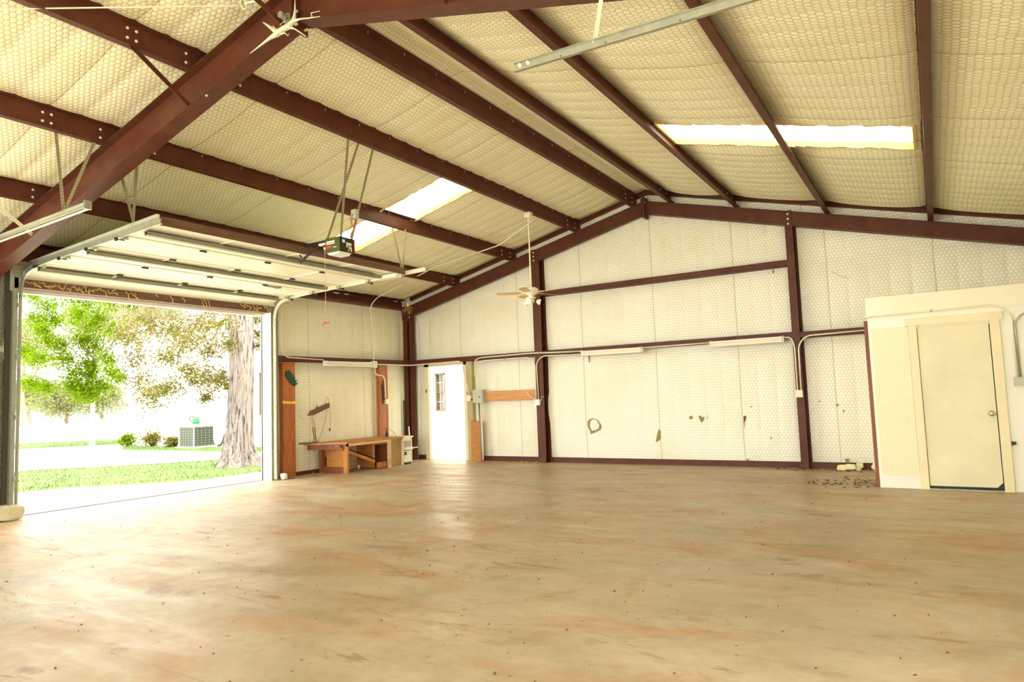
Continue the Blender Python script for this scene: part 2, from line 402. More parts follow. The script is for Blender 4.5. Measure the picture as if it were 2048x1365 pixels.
# unseen rear gable: closed low on the right, opening shaped to let sky light in
m = MB().box(10.4, W_+.05, Y0-.1, Y0, -.1, 3.3)
m.prism([(-.05, 3.9), (6.3, 3.9), (6.3, roofz(6.3)), (XR, roofz(XR)), (-.05, roofz(0))][1:] + [(-.05, 3.75)], (0, Y0-.1, 0), (0, .1, 0), (1, 0, 0), (0, 0, 1))
m.prism([(6.3, 3.9), (10.4, 3.9), (10.4, 3.3), (W_, 3.3), (W_, roofz(W_)), (6.3, roofz(6.3))], (0, Y0-.1, 0), (0, .1, 0), (1, 0, 0), (0, 0, 1))
struct('wall_rear', m, M_wx, 'unseen rear gable wall, its wide opening shaped to let sky light in')

# ------------------------------------------------------------ roof
def sag(x, y):
    hx = max(max(0, 1-max(a-x, x-b, 0)/.12) for a, b in SKY); hole = 1-.55*max(0, 1-(0 if SY0 < y < SY1 else min(abs(y-SY0), abs(y-SY1)))/.25)*hx
    xs = [0]+[PX[i]+(.075 if i < 5 else 0) for i in sorted(PX)]+[W_]
    for a, b in zip(xs, xs[1:]):
        if a <= x <= b: d = min(x-a, b-x); wdt = b-a; break
    amp = .085 if wdt > 1 else .03
    s = 1-math.exp(-d/.17)
    r = abs(math.sin(math.pi*y/.305)); edge = min(1, abs(y)/.15)
    s *= min(1, abs(y)/.45)**1.5*hole
    return s*(amp*(.80+.20*r**.5))+.006*math.sin(x*2.1+y*1.7)*s - .05*max(0, 1-abs(y)/.45)**1.5
m = MB()
ys = sorted(set([-i*.038125 for i in range(int(17/.038125)+1)]+[Y0, SY0, SY1]), reverse=True)
xs = sorted(set([i*.061 for i in range(201)]+[q for s_ in SKY for q in s_]+[q+.075 for i, q in PX.items() if i < 5]+[q for i, q in PX.items() if i > 4]))
ys = [y for i, y in enumerate(ys)]
vid = {}
for i, x in enumerate(xs):
    for j, y in enumerate(ys):
        vid[i, j] = len(m.v); m.v.append(Vector((x, y, roofz(min(max(x, 0), W_))-sag(x, y))))
for i in range(len(xs)-1):
    for j in range(len(ys)-1):
        xm, ym = (xs[i]+xs[i+1])/2, (ys[j]+ys[j+1])/2
        if SY0 < ym < SY1 and any(a < xm < b for a, b in SKY): continue
        m.f.append((vid[i, j], vid[i+1, j], vid[i+1, j+1], vid[i, j+1]))
ceil = struct('ceiling', m, M_roof, 'sagging quilted insulation under hexagonal wire netting on both roof slopes', smooth=True)
# outer roof sheets with the skylight cut out
def sheet(m, x0, x1, y0, y1, h=.10, t=.02):
    m.poly([(x0, y0, roofz(x0+1e-6)+h), (x1, y0, roofz(x1-1e-6)+h), (x1, y1, roofz(x1-1e-6)+h), (x0, y1, roofz(x0+1e-6)+h)])
    m.poly([(x0, y0, roofz(x0+1e-6)+h+t), (x1, y0, roofz(x1-1e-6)+h+t), (x1, y1, roofz(x1-1e-6)+h+t), (x0, y1, roofz(x0+1e-6)+h+t)])
m = MB()
for (xa, xb), (a, b) in zip(((-.35, XR), (XR, W_+.35)), SKY):
    sheet(m, xa, xb, Y0, SY0); sheet(m, xa, xb, SY1, .35); sheet(m, xa, a, SY0, SY1); sheet(m, b, xb, SY0, SY1)
part('roof_sheeting', m, M_shell, ceil)
def fib():
    k = N('yellowed_fibreglass_batt_edge'); f = k.noise(18, 5); return k.base(k.mix(f, (.60, .42, .10), (.88, .72, .32)), .95)
M_fib = fib()
def trans():
    k = N('translucent_fibreglass_panel'); t = k.t
    sp = k.n('ShaderNodeTexVoronoi', {'Vector': k.coord(), 'Scale': 9.0}, feature='F1')
    spot = k.math('LESS_THAN', sp.outputs['Distance'], .12)
    sel = k.math('MULTIPLY', spot, k.ramp(k.noise(3.0, 2), [(.52, 0.0), (.6, 1.0)]))
    col = k.mix(sel, (.96, .93, .82), (.30, .16, .04))
    strk = k.ramp(k.noise(2.0, 5, k.coord((.35, 9, 1)), .6), [(.56, 0.0), (.66, .6)])
    col = k.mix(strk, col, (.80, .55, .16))
    tr = k.n('ShaderNodeBsdfTranslucent', {0: col}); df = k.n('ShaderNodeBsdfDiffuse', {0: col})
    mx = k.n('ShaderNodeMixShader', {0: .25, 1: tr.outputs[0], 2: df.outputs[0]}); t.links.new(mx.outputs[0], k.out.inputs[0]); return k.m
M_trans = trans()
for n_, (a, b) in enumerate(SKY):
    m = MB(); ny = 28
    for j in range(ny):
        y0, y1 = SY0-.03+(SY1-SY0+.06)*j/ny, SY0-.03+(SY1-SY0+.06)*(j+1)/ny
        h0, h1 = [.038+.012*math.cos(2*math.pi*q/7) for q in (j, j+1)]
        m.poly([(a-.03, y0, roofz(a)+h0), (b+.03, y0, roofz(b)+h0), (b+.03, y1, roofz(b)+h1), (a-.03, y1, roofz(a)+h1)])
    o = struct('window_%d' % (n_+1), m, M_trans, 'glowing translucent roof light strip in the %s slope' % ('left', 'right')[n_], smooth=True)
    k = MB()
    for (y0, y1) in ((SY0-.02, SY0+.012), (SY1-.012, SY1+.03)):
        for i in range(24):
            x0, x1 = a+(b-a)*i/24, a+(b-a)*(i+1)/24; j0, j1 = random.uniform(0, .02), random.uniform(0, .02)
            zb0, zb1 = roofz(x0)-.045+j0, roofz(x1)-.045+j1
            k.poly([(x0, y0, zb0), (x1, y0, zb1), (x1, y1, zb1), (x0, y1, zb0)])
            k.poly([(x0, y0, zb0), (x1, y0, zb1), (x1, y0, roofz(x1)+.04), (x0, y0, roofz(x0)+.04)])
            k.poly([(x0, y1, zb0), (x1, y1, zb1), (x1, y1, roofz(x1)+.04), (x0, y1, roofz(x0)+.04)])
    for x in (a, b): k.box(x-.015, x+.015, SY0, SY1, roofz(x)-.04, roofz(x)+.09)
    part('cut_batt_edge', k, M_fib, o, 'ragged yellow cut edge of the insulation')

# ------------------------------------------------------------ steel framing
def bolt_mb(p, ax, r=.011, h=.012): return MB().lathe([(r*1.5, 0), (r*1.5, h*.3), (r, h*.3), (r, h)], p, 6, ax)
def zprof(side):
    # bottom-left corner of the lower flange at the origin; web 203 mm high
    t = .004; F = .076
    if side > 0:   # web on the right, top flange to the right
        p = [(0, 0), (F, 0), (F, DP-t), (2*F, DP-t+.016), (2*F, DP+.012), (F-t, DP), (F-t, t), (t, t), (t, .018), (0, .018)]
    else:          # web on the left, top flange to the left
        p = [(0, 0), (F, 0), (F, .018), (F-t, .018), (F-t, t), (t, t), (t, DP), (-F, DP+.012), (-F, DP-t+.012), (0, DP-t)]
    return p
PNAME = {1: 'lowest roof purlin on the left slope, just above the raised garage door', 2: 'second roof purlin up the left slope, crossing the bright roof light',
         3: 'third roof purlin up the left slope, carrying the ceiling fan and door opener', 4: 'dark red purlin just left of the ridge',
         5: 'dark red purlin just right of the ridge', 6: 'second purlin down the right slope, at the left end of the right roof light',
         7: 'purlin crossing the middle of the right roof light', 8: 'purlin right of the right roof light, running straight away overhead'}
for i in range(1, 9):
    x, z = PX[i], zl(PX[i]); s = 1 if i < 5 else -1
    t = thing('roof_purlin', PNAME[i], 'roof beam', (x+.03, -.1, z), 'red steel roof purlins')
    part('beam', MB().prism(zprof(s), (x, Y0, z), (0, -Y0-.03, 0), (1, 0, 0), (0, 0, 1)), M_red, t)
    wx = x+.076 if s > 0 else x+.004
    # lapped joint over the main frame and over the end frame
    lap = MB().box(wx-.001, wx+.003, YF-.75, YF+.55, z+.012, z+DP-.02)
    part('lap_plate', lap, M_red, t)
    for yb in (YF-.68, YF-.60, YF-.12, YF+.42, YF+.48, -.62, -.30):
        for zb in (.055, .145): part('bolt', bolt_mb((wx+.003, yb, z+zb), (1, 0, 0), .010), M_bolt, t)
    if i in (3, 4, 2):
        for q in range(14):
            yb = -8.0+q*.56; part('screw_tip', MB().cyl((wx+.03, yb, z+DP-.03), .0035, .028, (0, 0, 1), 5), M_bolt, t)
    part('end_clip', MB().box(wx+.003, wx+.009, -.26, -.14, z-.0, z+DP-.03), M_red, t)
# eave strut on the left wall
t = thing('eave_strut', 'dark red eave beam along the top of the left wall', 'roof beam', (.1, -8, 3.47), None)
zs = 3.47
part('beam', MB().prism([(.0, 0), (.2, 0), (.2, .055), (.194, .055), (.194, .006), (.006, .006), (.006, .22), (.13, .25), (.13, .256), (0, .226)], (0, Y0, zs), (0, -Y0-.22, 0), (1, 0, 0), (0, 0, 1)), M_red, t)
one('eave_strut', MB().prism([(.0, 0), (.2, 0), (.2, .22), (0, .25)], (W_-.2, Y0, 3.25), (0, -Y0-.22, 0), (1, 0, 0), (0, 0, 1)), M_red, 'red eave beam along the top of the right wall', 'roof beam')
# rake angles: dark strip where roof meets the gable wall
for (x0, x1, nm) in ((.15, XR, 'left'), (XR, W_, 'right')):
    e = 1e-4; a, b = Vector((x0, -.10, roofz(x0+e)-.09)), Vector((x1, -.10, roofz(x1-e)-.09))
    a.z += .035; b.z += .035
    m = MB().prism([(0, 0), (.006, 0), (.006, .115), (0, .115)], a, b-a, (0, 1, 0), (0, 0, 1)).prism([(.0065, 0), (.08, 0), (.08, .006), (.0065, .006)], a, b-a, (0, 1, 0), (0, 0, 1))
    struct('trim_%d' % (1 if nm == 'left' else 2), m, M_red, 'dark red rake angle under the %s roof slope at the gable wall' % nm)

def ibeam(m, a, b, depth0, depth1, fw, y, web_t=.006, ft=.008):
    """rafter in the plane y: a,b are (x,z) of the top; depth plumb at each end"""
    (xa, za), (xb, zb) = a, b
    top = MB(); 
    def slab(z0, z1, y0, y1, th):
        m.poly([(xa, y0, z0), (xb, y0, z1), (xb, y1, z1), (xa, y1, z0)]); m.poly([(xa, y0, z0-th), (xb, y0, z1-th), (xb, y1, z1-th), (xa, y1, z0-th)])
        for yy in (y0, y1): m.poly([(xa, yy, z0), (xb, yy, z1), (xb, yy, z1-th), (xa, yy, z0-th)])
        m.poly([(xa, y0, z0), (xa, y1, z0), (xa, y1, z0-th), (xa, y0, z0-th)]); m.poly([(xb, y0, z1), (xb, y1, z1), (xb, y1, z1-th), (xb, y0, z1-th)])
    slab(za, zb, y-fw/2, y+fw/2, ft); slab(za-depth0+ft, zb-depth1+ft, y-fw/2, y+fw/2, ft)
    for yy in (y-web_t/2, y+web_t/2):
        m.poly([(xa, yy, za-ft), (xb, yy, zb-ft), (xb, yy, zb-depth1+ft), (xa, yy, za-depth0+ft)])
    return m
YM = YF+.01
# main frame between the two bays
t = thing('portal_frame', 'big dark red tapered steel frame crossing the hall overhead at the upper left', 'steel frame', (0.3, YM, 0))
part('rafter', ibeam(MB(), (.15, zl(.15)-.004), (XR, zl(XR)-.004), .40, .355, .17, YM), M_red, t, 'left rafter of the frame')
part('rafter', ibeam(MB(), (XR, zl(6.0999)+.0), (W_-.15, zl(W_-.15)-.004), .355, .40, .17, YM), M_red, t, 'right rafter of the frame')
part('column', MB().box(.03, .036, YM-.085, YM+.085, 0, 3.5).box(.215, .223, YM-.085, YM+.085, 0, 3.2).box(.036, .215, YM-.003, YM+.003, 0, 3.45), M_red, t)
part('column', MB().box(W_-.036, W_-.03, YM-.085, YM+.085, 0, 3.4).box(W_-.368, W_-.36, YM-.085, YM+.085, 0, 3.1).box(W_-.36, W_-.036, YM-.003, YM+.003, 0, 3.3), M_red, t)
part('splice_plate', MB().box(XR-.014, XR+.014, YM-.09, YM+.09, zl(XR)-.43, zl(XR)+.0), M_red, t, 'bolted ridge splice plates')
for zz in (.09, .27, .385):
    for yy in (-.055, .055):
        part('bolt', MB().cyl((XR-.045, YM+yy, zl(XR)-zz), .012, .09, (1, 0, 0), 6), M_bolt, t)
for i in range(0, 7):     # stiffener cuts and bottom-flange bolts
    pass
part('bolt', bolt_mb((4.86, YM-.05, zl(4.86)-.40+.035), (0, 0, -1)), M_bolt, t); part('bolt', bolt_mb((4.93, YM+.02, zl(4.93)-.40+.045), (0, 0, -1)), M_bolt, t)
# flange braces
for (xb, i, lab) in ((4.62, 3, 'thin red angle brace from the third left purlin down to the frame, upper left'), (1.45, 1, 'pale angle brace from the lowest purlin to the frame at the left edge'),
                     (6.02, 4, 'short red brace at the ridge of the big frame'), (7.75, 6, 'red brace from the frame to a right slope purlin')):
    zb = zl(xb)-.34; one('flange_brace', MB().bar((PX[i]+.05, YM-.68, zl(PX[i])+.05), (xb, YM-.07, zb), .035, .006).bar((PX[i]+.05, YM-.68, zl(PX[i])+.03), (xb, YM-.07, zb-.018), .006, .036),
        M_red if i != 1 else M_cond, lab, 'brace', 'flange braces of the big frame' if i in (4, 6) else None)
# end frame against the gable wall
YE = -.10
t = thing('end_frame_rafter', 'dark red steel rafter following the left roof slope across the gable wall', 'roof beam', (.25, -.2, 3.3))
def ch(m, xa, xb, dep=.262, yb=-.2):
    za, zb = zl(xa+1e-4)-.004, zl(xb-1e-4)-.004
    for (ya, yc, h0, h1) in ((0, .006, .012, dep-.012), (-.0, .075, 0, .008), (0, .075, dep-.008, dep)):
        m.prism([(ya, h0), (yc, h0), (yc, h1), (ya, h1)], (xa, yb, za-dep), (xb-xa, 0, zb-za), (0, 1, 0), (0, 0, 1))
    return m
part('beam', ch(MB(), .2, XR-.01), M_red, t)
t = thing('end_frame_rafter', 'dark red steel rafter following the right roof slope across the gable wall', 'roof beam', (W_-.25, -.2, 3.2))
part('beam', ch(MB(), XR+.01, W_), M_red, t)
t = thing('ridge_plate', 'bolted dark red ridge plate joining the gable rafters at the peak', 'steel plate', (XR+.03, -.2, zl(XR)-.33))
part('plate', MB().box(XR-.05, XR-.035, -.27, -.05, zl(XR)-.32, zl(XR)+.03).box(XR-.03, XR+.015, -.27, -.05, zl(XR)-.34, zl(XR)+.06), M_red, t)
part('bolt', bolt_mb((XR+.016, -.24, zl(XR)-.05), (1, 0, 0)), M_bolt, t)

def column(x0, x1, ztop, label, bolts=True):
    # C shaped wind column, mouth to the right: lit face, dark web side
    t = thing('steel_column', label, 'column', ((x0+x1)/2, -.11, 0))
    part('post', MB().box(x0, x1, -.21, -.205, 0, ztop).box(x0, x0+.006, -.205, -.02, 0, ztop).box(x1-.006, x1, -.205, -.18, 0, ztop).box(x0, x1+.03, -.025, -.02, 0, ztop).box(x1-.006, x1, -.05, -.025, 0, ztop), M_red, t)
    part('base_plate', MB().box(x0-.03, x1+.03, -.23, -.01, 0, .012), M_red, t)
    if bolts:
        for k in range(3): part('bolt', bolt_mb((x0+.06, -.21, ztop-.06-k*.085), (0, -1, 0), .012), M_bolt, t)
    return t
column(3.56, 3.735, zl(3.65)-.0, 'dark red steel column on the gable wall behind the ceiling fan')
column(8.57, 8.69, zl(8.63)-.0, 'dark red steel column on the gable wall right of the ridge')
t = thing('steel_column', 'dark red corner column where the two insulated walls meet', 'column', (.14, -.15, 0))
part('post', MB().box(.03, .275, -.21, -.203, 0, 3.30).box(.13, .138, -.203, -.02, 0, 3.3).box(.21, .218, -.36, -.21, 0, 3.3) if False else MB().box(.02, .14, -.215, -.205, 0, 3.32).box(.134, .142, -.205, -.02, 0, 3.32).box(.142, .275, -.10, -.094, 0, 3.32).box(.268, .275, -.205, -.1, 0, 3.32).box(.2, .275, -.205, -.198, 0, 3.32), M_red, t)
part('cap_gusset', MB().prism([(0, 0), (.05, 0), (.09, .32), (-.10, .32)], (.16, -.23, 3.2), (0, .02, 0), (1, 0, 0), (0, 0, 1)).box(.02, .25, -.24, -.2, 3.24, 3.56), M_red, t)
for k in range(3): part('bolt', bolt_mb((.25, -.24, 3.3+k*.09), (0, -1, 0), .012), M_bolt, t)

def girt(a, b, z, axis, label, grp=None):
    # Z girt: 200 mm deep, lip turned up
    d = .10
    if axis == 'x': m = MB().box(a, b, -.2, -.194, z-d/2, z+d/2).box(a, b, -.2, -.0, z-d/2, z-d/2+.005).box(a, b, -.06, -.0, z+d/2-.005, z+d/2).box(a, b, -.2, -.185, z+d/2-.005, z+d/2)
    else: m = MB().box(.194, .2, a, b, z-d/2, z+d/2).box(.0, .2, a, b, z-d/2, z-d/2+.005).box(.0, .06, a, b, z+d/2-.005, z+d/2)
    return one('wall_girt', m, M_red, label, 'wall beam', grp)
girt(.28, 3.555, 2.235, 'x', 'dark red horizontal wall beam above the open walk door')
girt(3.74, 8.565, 2.235, 'x', 'dark red wall beam behind the two fluorescent lights on the gable wall')
girt(8.695, 12.18, 2.225, 'x', 'dark red wall beam right of the right-hand gable column, running behind the office')
girt(3.74, 8.565, 3.47, 'x', 'upper dark red wall beam between the two gable columns, level with the ceiling fan')
girt(-3.95, -.215, 2.235, 'y', 'dark red wall beam over the workbench on the left wall')
one('wall_girt', MB().box(.0, .2, -8.41, -8.34, 2.19, 2.27), M_galv, 'stub of grey wall beam left of the garage doorway', 'wall beam')
# base angles
struct('baseboard_back', MB().box(.28, .6, -.05, .01, 0, .10).box(1.72, 3.56, -.05, .01, 0, .10).box(3.74, 8.57, -.05, .01, 0, .10).box(8.69, 12.2, -.05, .01, 0, .10), M_red, 'dark red base angle along the gable wall')
struct('baseboard_left', MB().box(-.01, .05, -3.93, -.2, 0, .07), M_red, 'dark red base angle along the left wall')

# garage doorway framing
struct('trim_3', MB().box(-.08, .195, GY1, GY1+.012, 0, GZ+.02).box(.19, .2, GY1, GY1+.07, 0, GZ+.3), M_white, 'white jamb at the right side of the garage doorway')
t = thing('door_jamb', 'dark steel jamb channel with galvanised angle at the left side of the garage doorway', 'door jamb', (.15, GY0-.06, 0))
part('channel', MB().box(.0, .2, GY0-.07, GY0-.062, 0, 3.48).box(.192, .2, GY0-.14, GY0-.06, 0, 3.48), simple('dark_olive_steel', (.035, .033, .014), .6), t)
part('angle', MB().box(.2, .206, GY0-.07, GY0-.0, .15, 3.2).box(.2, .26, GY0-.075, GY0-.069, .15, 3.2), M_galv, t, 'galvanised angle')
part('gusset', MB().poly([(.205, GY0-.10, 3.02), (.205, GY0+.01, 3.0), (.205, GY0+.04, 3.36), (.205, GY0-.10, 3.36)]).box(.2, .206, GY0-.10, GY0+.03, 3.06, 3.36), M_galv, t)
t = thing('door_jamb', 'galvanised angle and olive steel jamb at the right side of the garage doorway', 'door jamb', (.18, GY1+.06, 0))
part('channel', MB().box(.195, .201, GY1, GY1+.075, 0, 3.2), M_galvd, t)
part('angle', MB().box(.2, .206, GY1+.08, GY1+.11, 0, 3.2).box(.2, .25, GY1+.108, GY1+.112, 0, 3.2), M_galv, t)
struct('trim_4', MB().box(-.09, .18, GY0, GY1, GZ, GZ+.115), M_hdr, 'weathered brown header over the garage doorway')
struct('trim_5', MB().box(-.11, -.02, GY0, GY1, GZ-.05, GZ+.0), M_white, 'white flashing under the garage doorway header')
# strings of old nest material stuck along the header
m = MB()
def squig(m, p0, p1, r, n, jit):
    pts = [Vector(p0).lerp(Vector(p1), i/n)+Vector((random.uniform(-.01, .02), random.uniform(-jit, jit), random.uniform(-jit, jit))) for i in range(n+1)]
    m.tube(pts, r, 5)
for y in [GY0+.1+.05*i for i in range(24)]: squig(m, (.19, y, GZ+.07), (.20, y+.06, GZ+random.uniform(.0, .1)), random.uniform(.006, .013), 4, .025)
for y in (-6.75, -6.70, -6.62, -6.3, -6.05, -5.85, -5.5, -5.46, -5.40): squig(m, (.19, y, GZ+.10), (.20, y+.05, GZ+random.uniform(-.03, .05)), .010, 5, .02)
for y in [-4.75+.045*i for i in range(14)]: squig(m, (.20, y, GZ+.10), (.21, y+.05, GZ+random.uniform(-.02, .09)), random.uniform(.006, .012), 4, .03)
one('mud_nest_strings', m, M_nest, 'tan crusty strings of old nest stuck along the garage doorway header', 'nest', kind='stuff')

# ------------------------------------------------------------ overhead garage door, open under the roof
DX0, DX1 = .12, 3.42
def dz(x):   # underside height of the raised door
    if x < .62: return 3.33-.16*((.62-x)/.5)**1.7
    return 3.33+.030*(x-.62)
YL, YR = GY0+.04, GY1-.02
t = thing('garage_door', 'white sectional overhead garage door, rolled up open under the left roof slope', 'garage door', (.15, (YL+YR)/2, 3.15))
cuts = [DX0, .72, 1.36, 2.02, 2.69, DX1]
for i in range(5):
    xa, xb = cuts[i]+.004, cuts[i+1]-.004; m = MB(); n = 6
    prof_ = [(xa+(xb-xa)*k/n) for k in range(n+1)]
    for (q0, q1) in zip(prof_, prof_[1:]):
        m.obox((q0, YL, dz(q0)), (q1-q0, 0, dz(q1)-dz(q0)), (0, YR-YL, 0), (0, 0, .045))
    s = part('door_section', m, M_doorw, t)
    part('edge_lip', MB().obox((xa, YL, dz(xa)-.012), (.02, 0, .0006), (0, YR-YL, 0), (0, 0, .012)).obox((xb-.02, YL, dz(xb)-.012), (.02, 0, .0006), (0, YR-YL, 0), (0, 0, .012)), M_doorw, s)
    m = MB()
    for y in (YL+.04, YL+1.02, (YL+YR)/2, YR-1.02, YR-.04): m.box(xa+.02, xb-.02, y-.04, y-.034, dz((xa+xb)/2)-.010, dz((xa+xb)/2)+.002)
    part('stile', m, M_doorw, s)
for (xs_, w_) in ((3.05, .075), (1.78, .07), (.52, .07)):
    z = dz(xs_)
    part('strut', MB().box(xs_, xs_+.006, YL+.05, YR-.35 if xs_ > .7 else YR-.06, z-.055, z-.01).box(xs_-.03, xs_+w_, YL+.05, YR-.35 if xs_ > 1.9 else YR-.12, z-.018, z-.012).box(xs_+w_-.006, xs_+w_, YL+.05, YR-.12, z-.06, z-.012).box(xs_, xs_+w_, YL+.05, YR-.15, z-.062, z-.057), M_galvd, t, 'dull galvanised stiffening strut')
part('top_angle', MB().box(DX1, DX1+.006, YL-.02, YR+.1, dz(DX1)-.02, dz(DX1)+.085).box(DX1-.05, DX1, YL, YR+.05, dz(DX1)+.045, dz(DX1)+.05), M_hdr, t, 'rusty perforated angle along the top edge')
for x in cuts[1:5]:
    for k, y in enumerate((YL+1.02, (YL+YR)/2, YR-1.02)):
        part('hinge', MB().box(x-.03, x+.03, y-.035, y+.035, dz(x)-.018, dz(x)-.012).box(x-.012, x+.012, y-.045, y+.045, dz(x)-.03, dz(x)-.012), M_black, t)
    for y, sg in ((YL+.02, -1), (YR-.03, 1)):
        h = part('roller_hinge', MB().box(x-.035, x+.035, y-.03, y+.03, dz(x)-.05, dz(x)-.01), M_galv, t)
        part('roller', MB().cyl((x, y+sg*.0, dz(x)-.055), .006, .11*1, (0, sg, 0), 8).cyl((x, y+sg*.085, dz(x)-.055), .023, .02, (0, sg, 0), 12), M_black, h)
part('end_bracket', MB().box(2.98, 3.42, YR-.16, YR-.02, dz(3.2)-.075, dz(3.2)-.02), M_doorw, t, 'white top corner bracket')
part('lock_slide', MB().box(1.3, 1.34, YR-1.0, YR-.78, dz(1.3)-.03, dz(1.3)-.012).box(1.27, 1.37, YR-.78, YR-.70, dz(1.3)-.035, dz(1.3)-.012), M_galvd, t)
part('bottom_seal', MB().box(DX0-.02, DX0+.02, YL, YR, dz(DX0)-.02, dz(DX0)+.03), M_galvd, t)

def track(y, x1, label, side):
    t = thing('garage_door_track', label, 'door track', (.3, y, 0))
    vert = route([(.245, y, .12 if side < 0 else .02), (.245, y, 3.25), (.9, y, 3.335), (x1, y, 3.335+.03*(x1-.9))], .42)
    m = MB()
    for a, b in zip(vert, vert[1:]):
        d = (b-a); nrm = Vector((-d.z, 0, d.x)).normalized() if abs(d.z) > 1e-6 or True else Vector((0, 0, 1))
        nrm = Vector((d.z, 0, -d.x)).normalized()
        m.obox(a-nrm*.027, d*1.01, nrm*.054, (0, .003, 0))                       # back of the channel
        m.obox(a-nrm*.027, d*1.01, nrm*.003, (0, -side*.022, 0)); m.obox(a+nrm*.025, d*1.01, nrm*.003, (0, -side*.022, 0))
    part('track_channel', m, M_galv if side < 0 else M_cond, t)
    pts = [p for p in vert if p.x > .5]; a, b = pts[0], pts[-1]
    part('track_angle', MB().obox(a+Vector((0, -.002, .024)), b-a, (0, .004, 0), (0, 0, .055 if side < 0 else .02)).obox(a+Vector((0, -.002, .075 if side < 0 else .042)), b-a, (0, side*.032, 0), (0, 0, .004)), M_galv if side < 0 else M_cond, t)
    for zz in (.5, 1.3, 2.1, 2.8): part('track_bracket', MB().box(.2, .245, y-.02, y+.02, zz, zz+.06), M_galv, t)
    return t, b
tL, eL = track(GY0+.0, 3.50, 'greenish galvanised track along the left edge of the raised garage door', -1)
tR, eR = track(GY1+.05, 3.82, 'pale galvanised track along the right edge of the raised garage door', 1)
def punched():
    k = N('punched_angle_steel'); tc = k.n('ShaderNodeTexCoord').outputs['Object']; z = k.n('ShaderNodeSeparateXYZ', {0: tc}).outputs[2]
    h = k.math('GREATER_THAN', k.math('SINE', k.math('MULTIPLY', z, 2*math.pi/.032)), .35)
    return k.base(k.mix(k.math('MULTIPLY', h, .35), (.40, .36, .22), (.10, .08, .04)), .5, .5)
M_punch = punched()
def hanger(name, label, legs, foot=None, mat=None, grp=None, cat='hanger'):
    t = thing(name, label, cat, legs[0][0], grp)
    for a, b in legs:
        a, b = Vector(a), Vector(b); part('strap', MB().bar(a, b, .028, .003, (1, 0, 0)).bar(a+Vector((0, .013, 0)), b+Vector((0, .013, 0)), .003, .022, (1, 0, 0)), mat or M_punch, t)
        part('bolt', MB().cyl(b+Vector((0, -.012, 0)), .010, .024, (0, 1, 0), 6), M_bolt, t)
    return t
z2 = zl(PX[2]); z3 = zl(PX[3])
hanger('track_hanger', 'pair of punched steel straps holding the left door track to a purlin', [((2.97, GY0, 3.46), (3.03, -8.18, z2+.05)), ((2.97, GY0+.02, 3.46), (2.90, -8.30, z2-.2))])
hanger('track_hanger', 'V of thin punched straps holding the right end of the raised garage door', [((3.36, GY1+.05, 3.44), (3.05, -3.95, z2+.07)), ((3.36, GY1+.05, 3.44), (3.08, -3.62, z2+.06))], mat=None)
# track of the next garage door in the near bay
t = thing('garage_door_track', 'short galvanised door track end crossing the big frame at the left edge', 'door track', (2.3, -8.88, 3.45))
a, b = Vector((.25, -8.86, 3.40)), Vector((3.35, -8.86, 3.45))
part('track_channel', MB().obox(a, b-a, (0, .003, 0), (0, 0, .052)).obox(a, b-a, (0, -.022, 0), (0, 0, .003)).obox(a+Vector((0, 0, .05)), b-a, (0, -.022, 0), (0, 0, .003)), M_galv, t)
part('track_angle', MB().obox(a+Vector((0, .003, -.012)), b-a, (0, .035, 0), (0, 0, .004)), M_cond, t)
part('end_stop', MB().box(3.33, 3.36, -8.89, -8.82, 3.43, 3.52), M_galv, t)
hanger('track_hanger', 'V of punched straps rising from the near track to a purlin at the left', [((2.86, -8.86, 3.49), (3.03, -9.03, z2+.06)), ((2.88, -8.86, 3.49), (3.06, -8.64, z2+.06))])
# and the matching one on the right side, upper middle of the picture
t = thing('garage_door_track', 'galvanised door track hanging from the roof at the top middle right', 'door track', (9.5, -8.75, 3.4))
a, b = Vector((8.42, -8.75, 3.435)), Vector((11.95, -8.75, 3.33))
part('track_channel', MB().obox(a, b-a, (0, .003, 0), (0, 0, .056)).obox(a, b-a, (0, -.022, 0), (0, 0, .003)).obox(a+Vector((0, 0, .053)), b-a, (0, -.022, 0), (0, 0, .003)), M_cond if 0 else M_galv, t)
part('track_angle', MB().obox(a+Vector((.12, .003, .05)), b-a, (0, .03, 0), (0, 0, .004)), M_galv, t)
for x in (8.46, 8.52): part('bolt', bolt_mb((x, -8.752, 3.47), (0, -1, 0), .009, .02), M_bolt, t)
for x in (8.75, 9.05, 9.5, 10.0): part('bolt', bolt_mb((x, -8.753, 3.455-.03*(x-8.42)), (0, -1, 0), .003, .004), M_black, t)
hanger('track_hanger', 'pale angle hanging from the roof to the right-hand track at the top of the picture', [((8.97, -8.745, 3.46), (9.15, -8.74, 4.28))], mat=M_cond)

# ------------------------------------------------------------ garage door opener
ox0, ox1, oy0, oy1, oz0, oz1 = 3.94, 4.20, -6.22, -5.965, 3.315, 3.505
t = thing('garage_door_opener', 'green and black motor unit of the garage door opener hanging from straps', 'door opener', (4.07, -6.09, 3.3))
part('cover', MB().box(ox0, ox1-.004, oy0, oy1, oz0, oz1), M_ygreen, t, 'green metal cover')
part('end_panel', MB().box(ox1-.004, ox1+.008, oy0+.008, oy1-.008, oz0+.006, oz1-.006), M_black, t, 'black terminal panel')
part('stripe', MB().box(ox0+.02, ox0+.17, oy0-.002, oy0, oz1-.058, oz1-.04).box(ox0+.02, ox0+.17, oy0-.002, oy0, oz1-.082, oz1-.066), M_white, t, 'pale double stripe')
part('name_mark', MB().box(ox0+.14, ox0+.155, oy0-.002, oy0, oz0+.055, oz0+.063).box(ox0+.165, ox0+.19, oy0-.002, oy0, oz0+.055, oz0+.066).box(ox0+.198, ox0+.21, oy0-.002, oy0, oz0+.057, oz0+.064), M_white, t, 'small pale lettering')
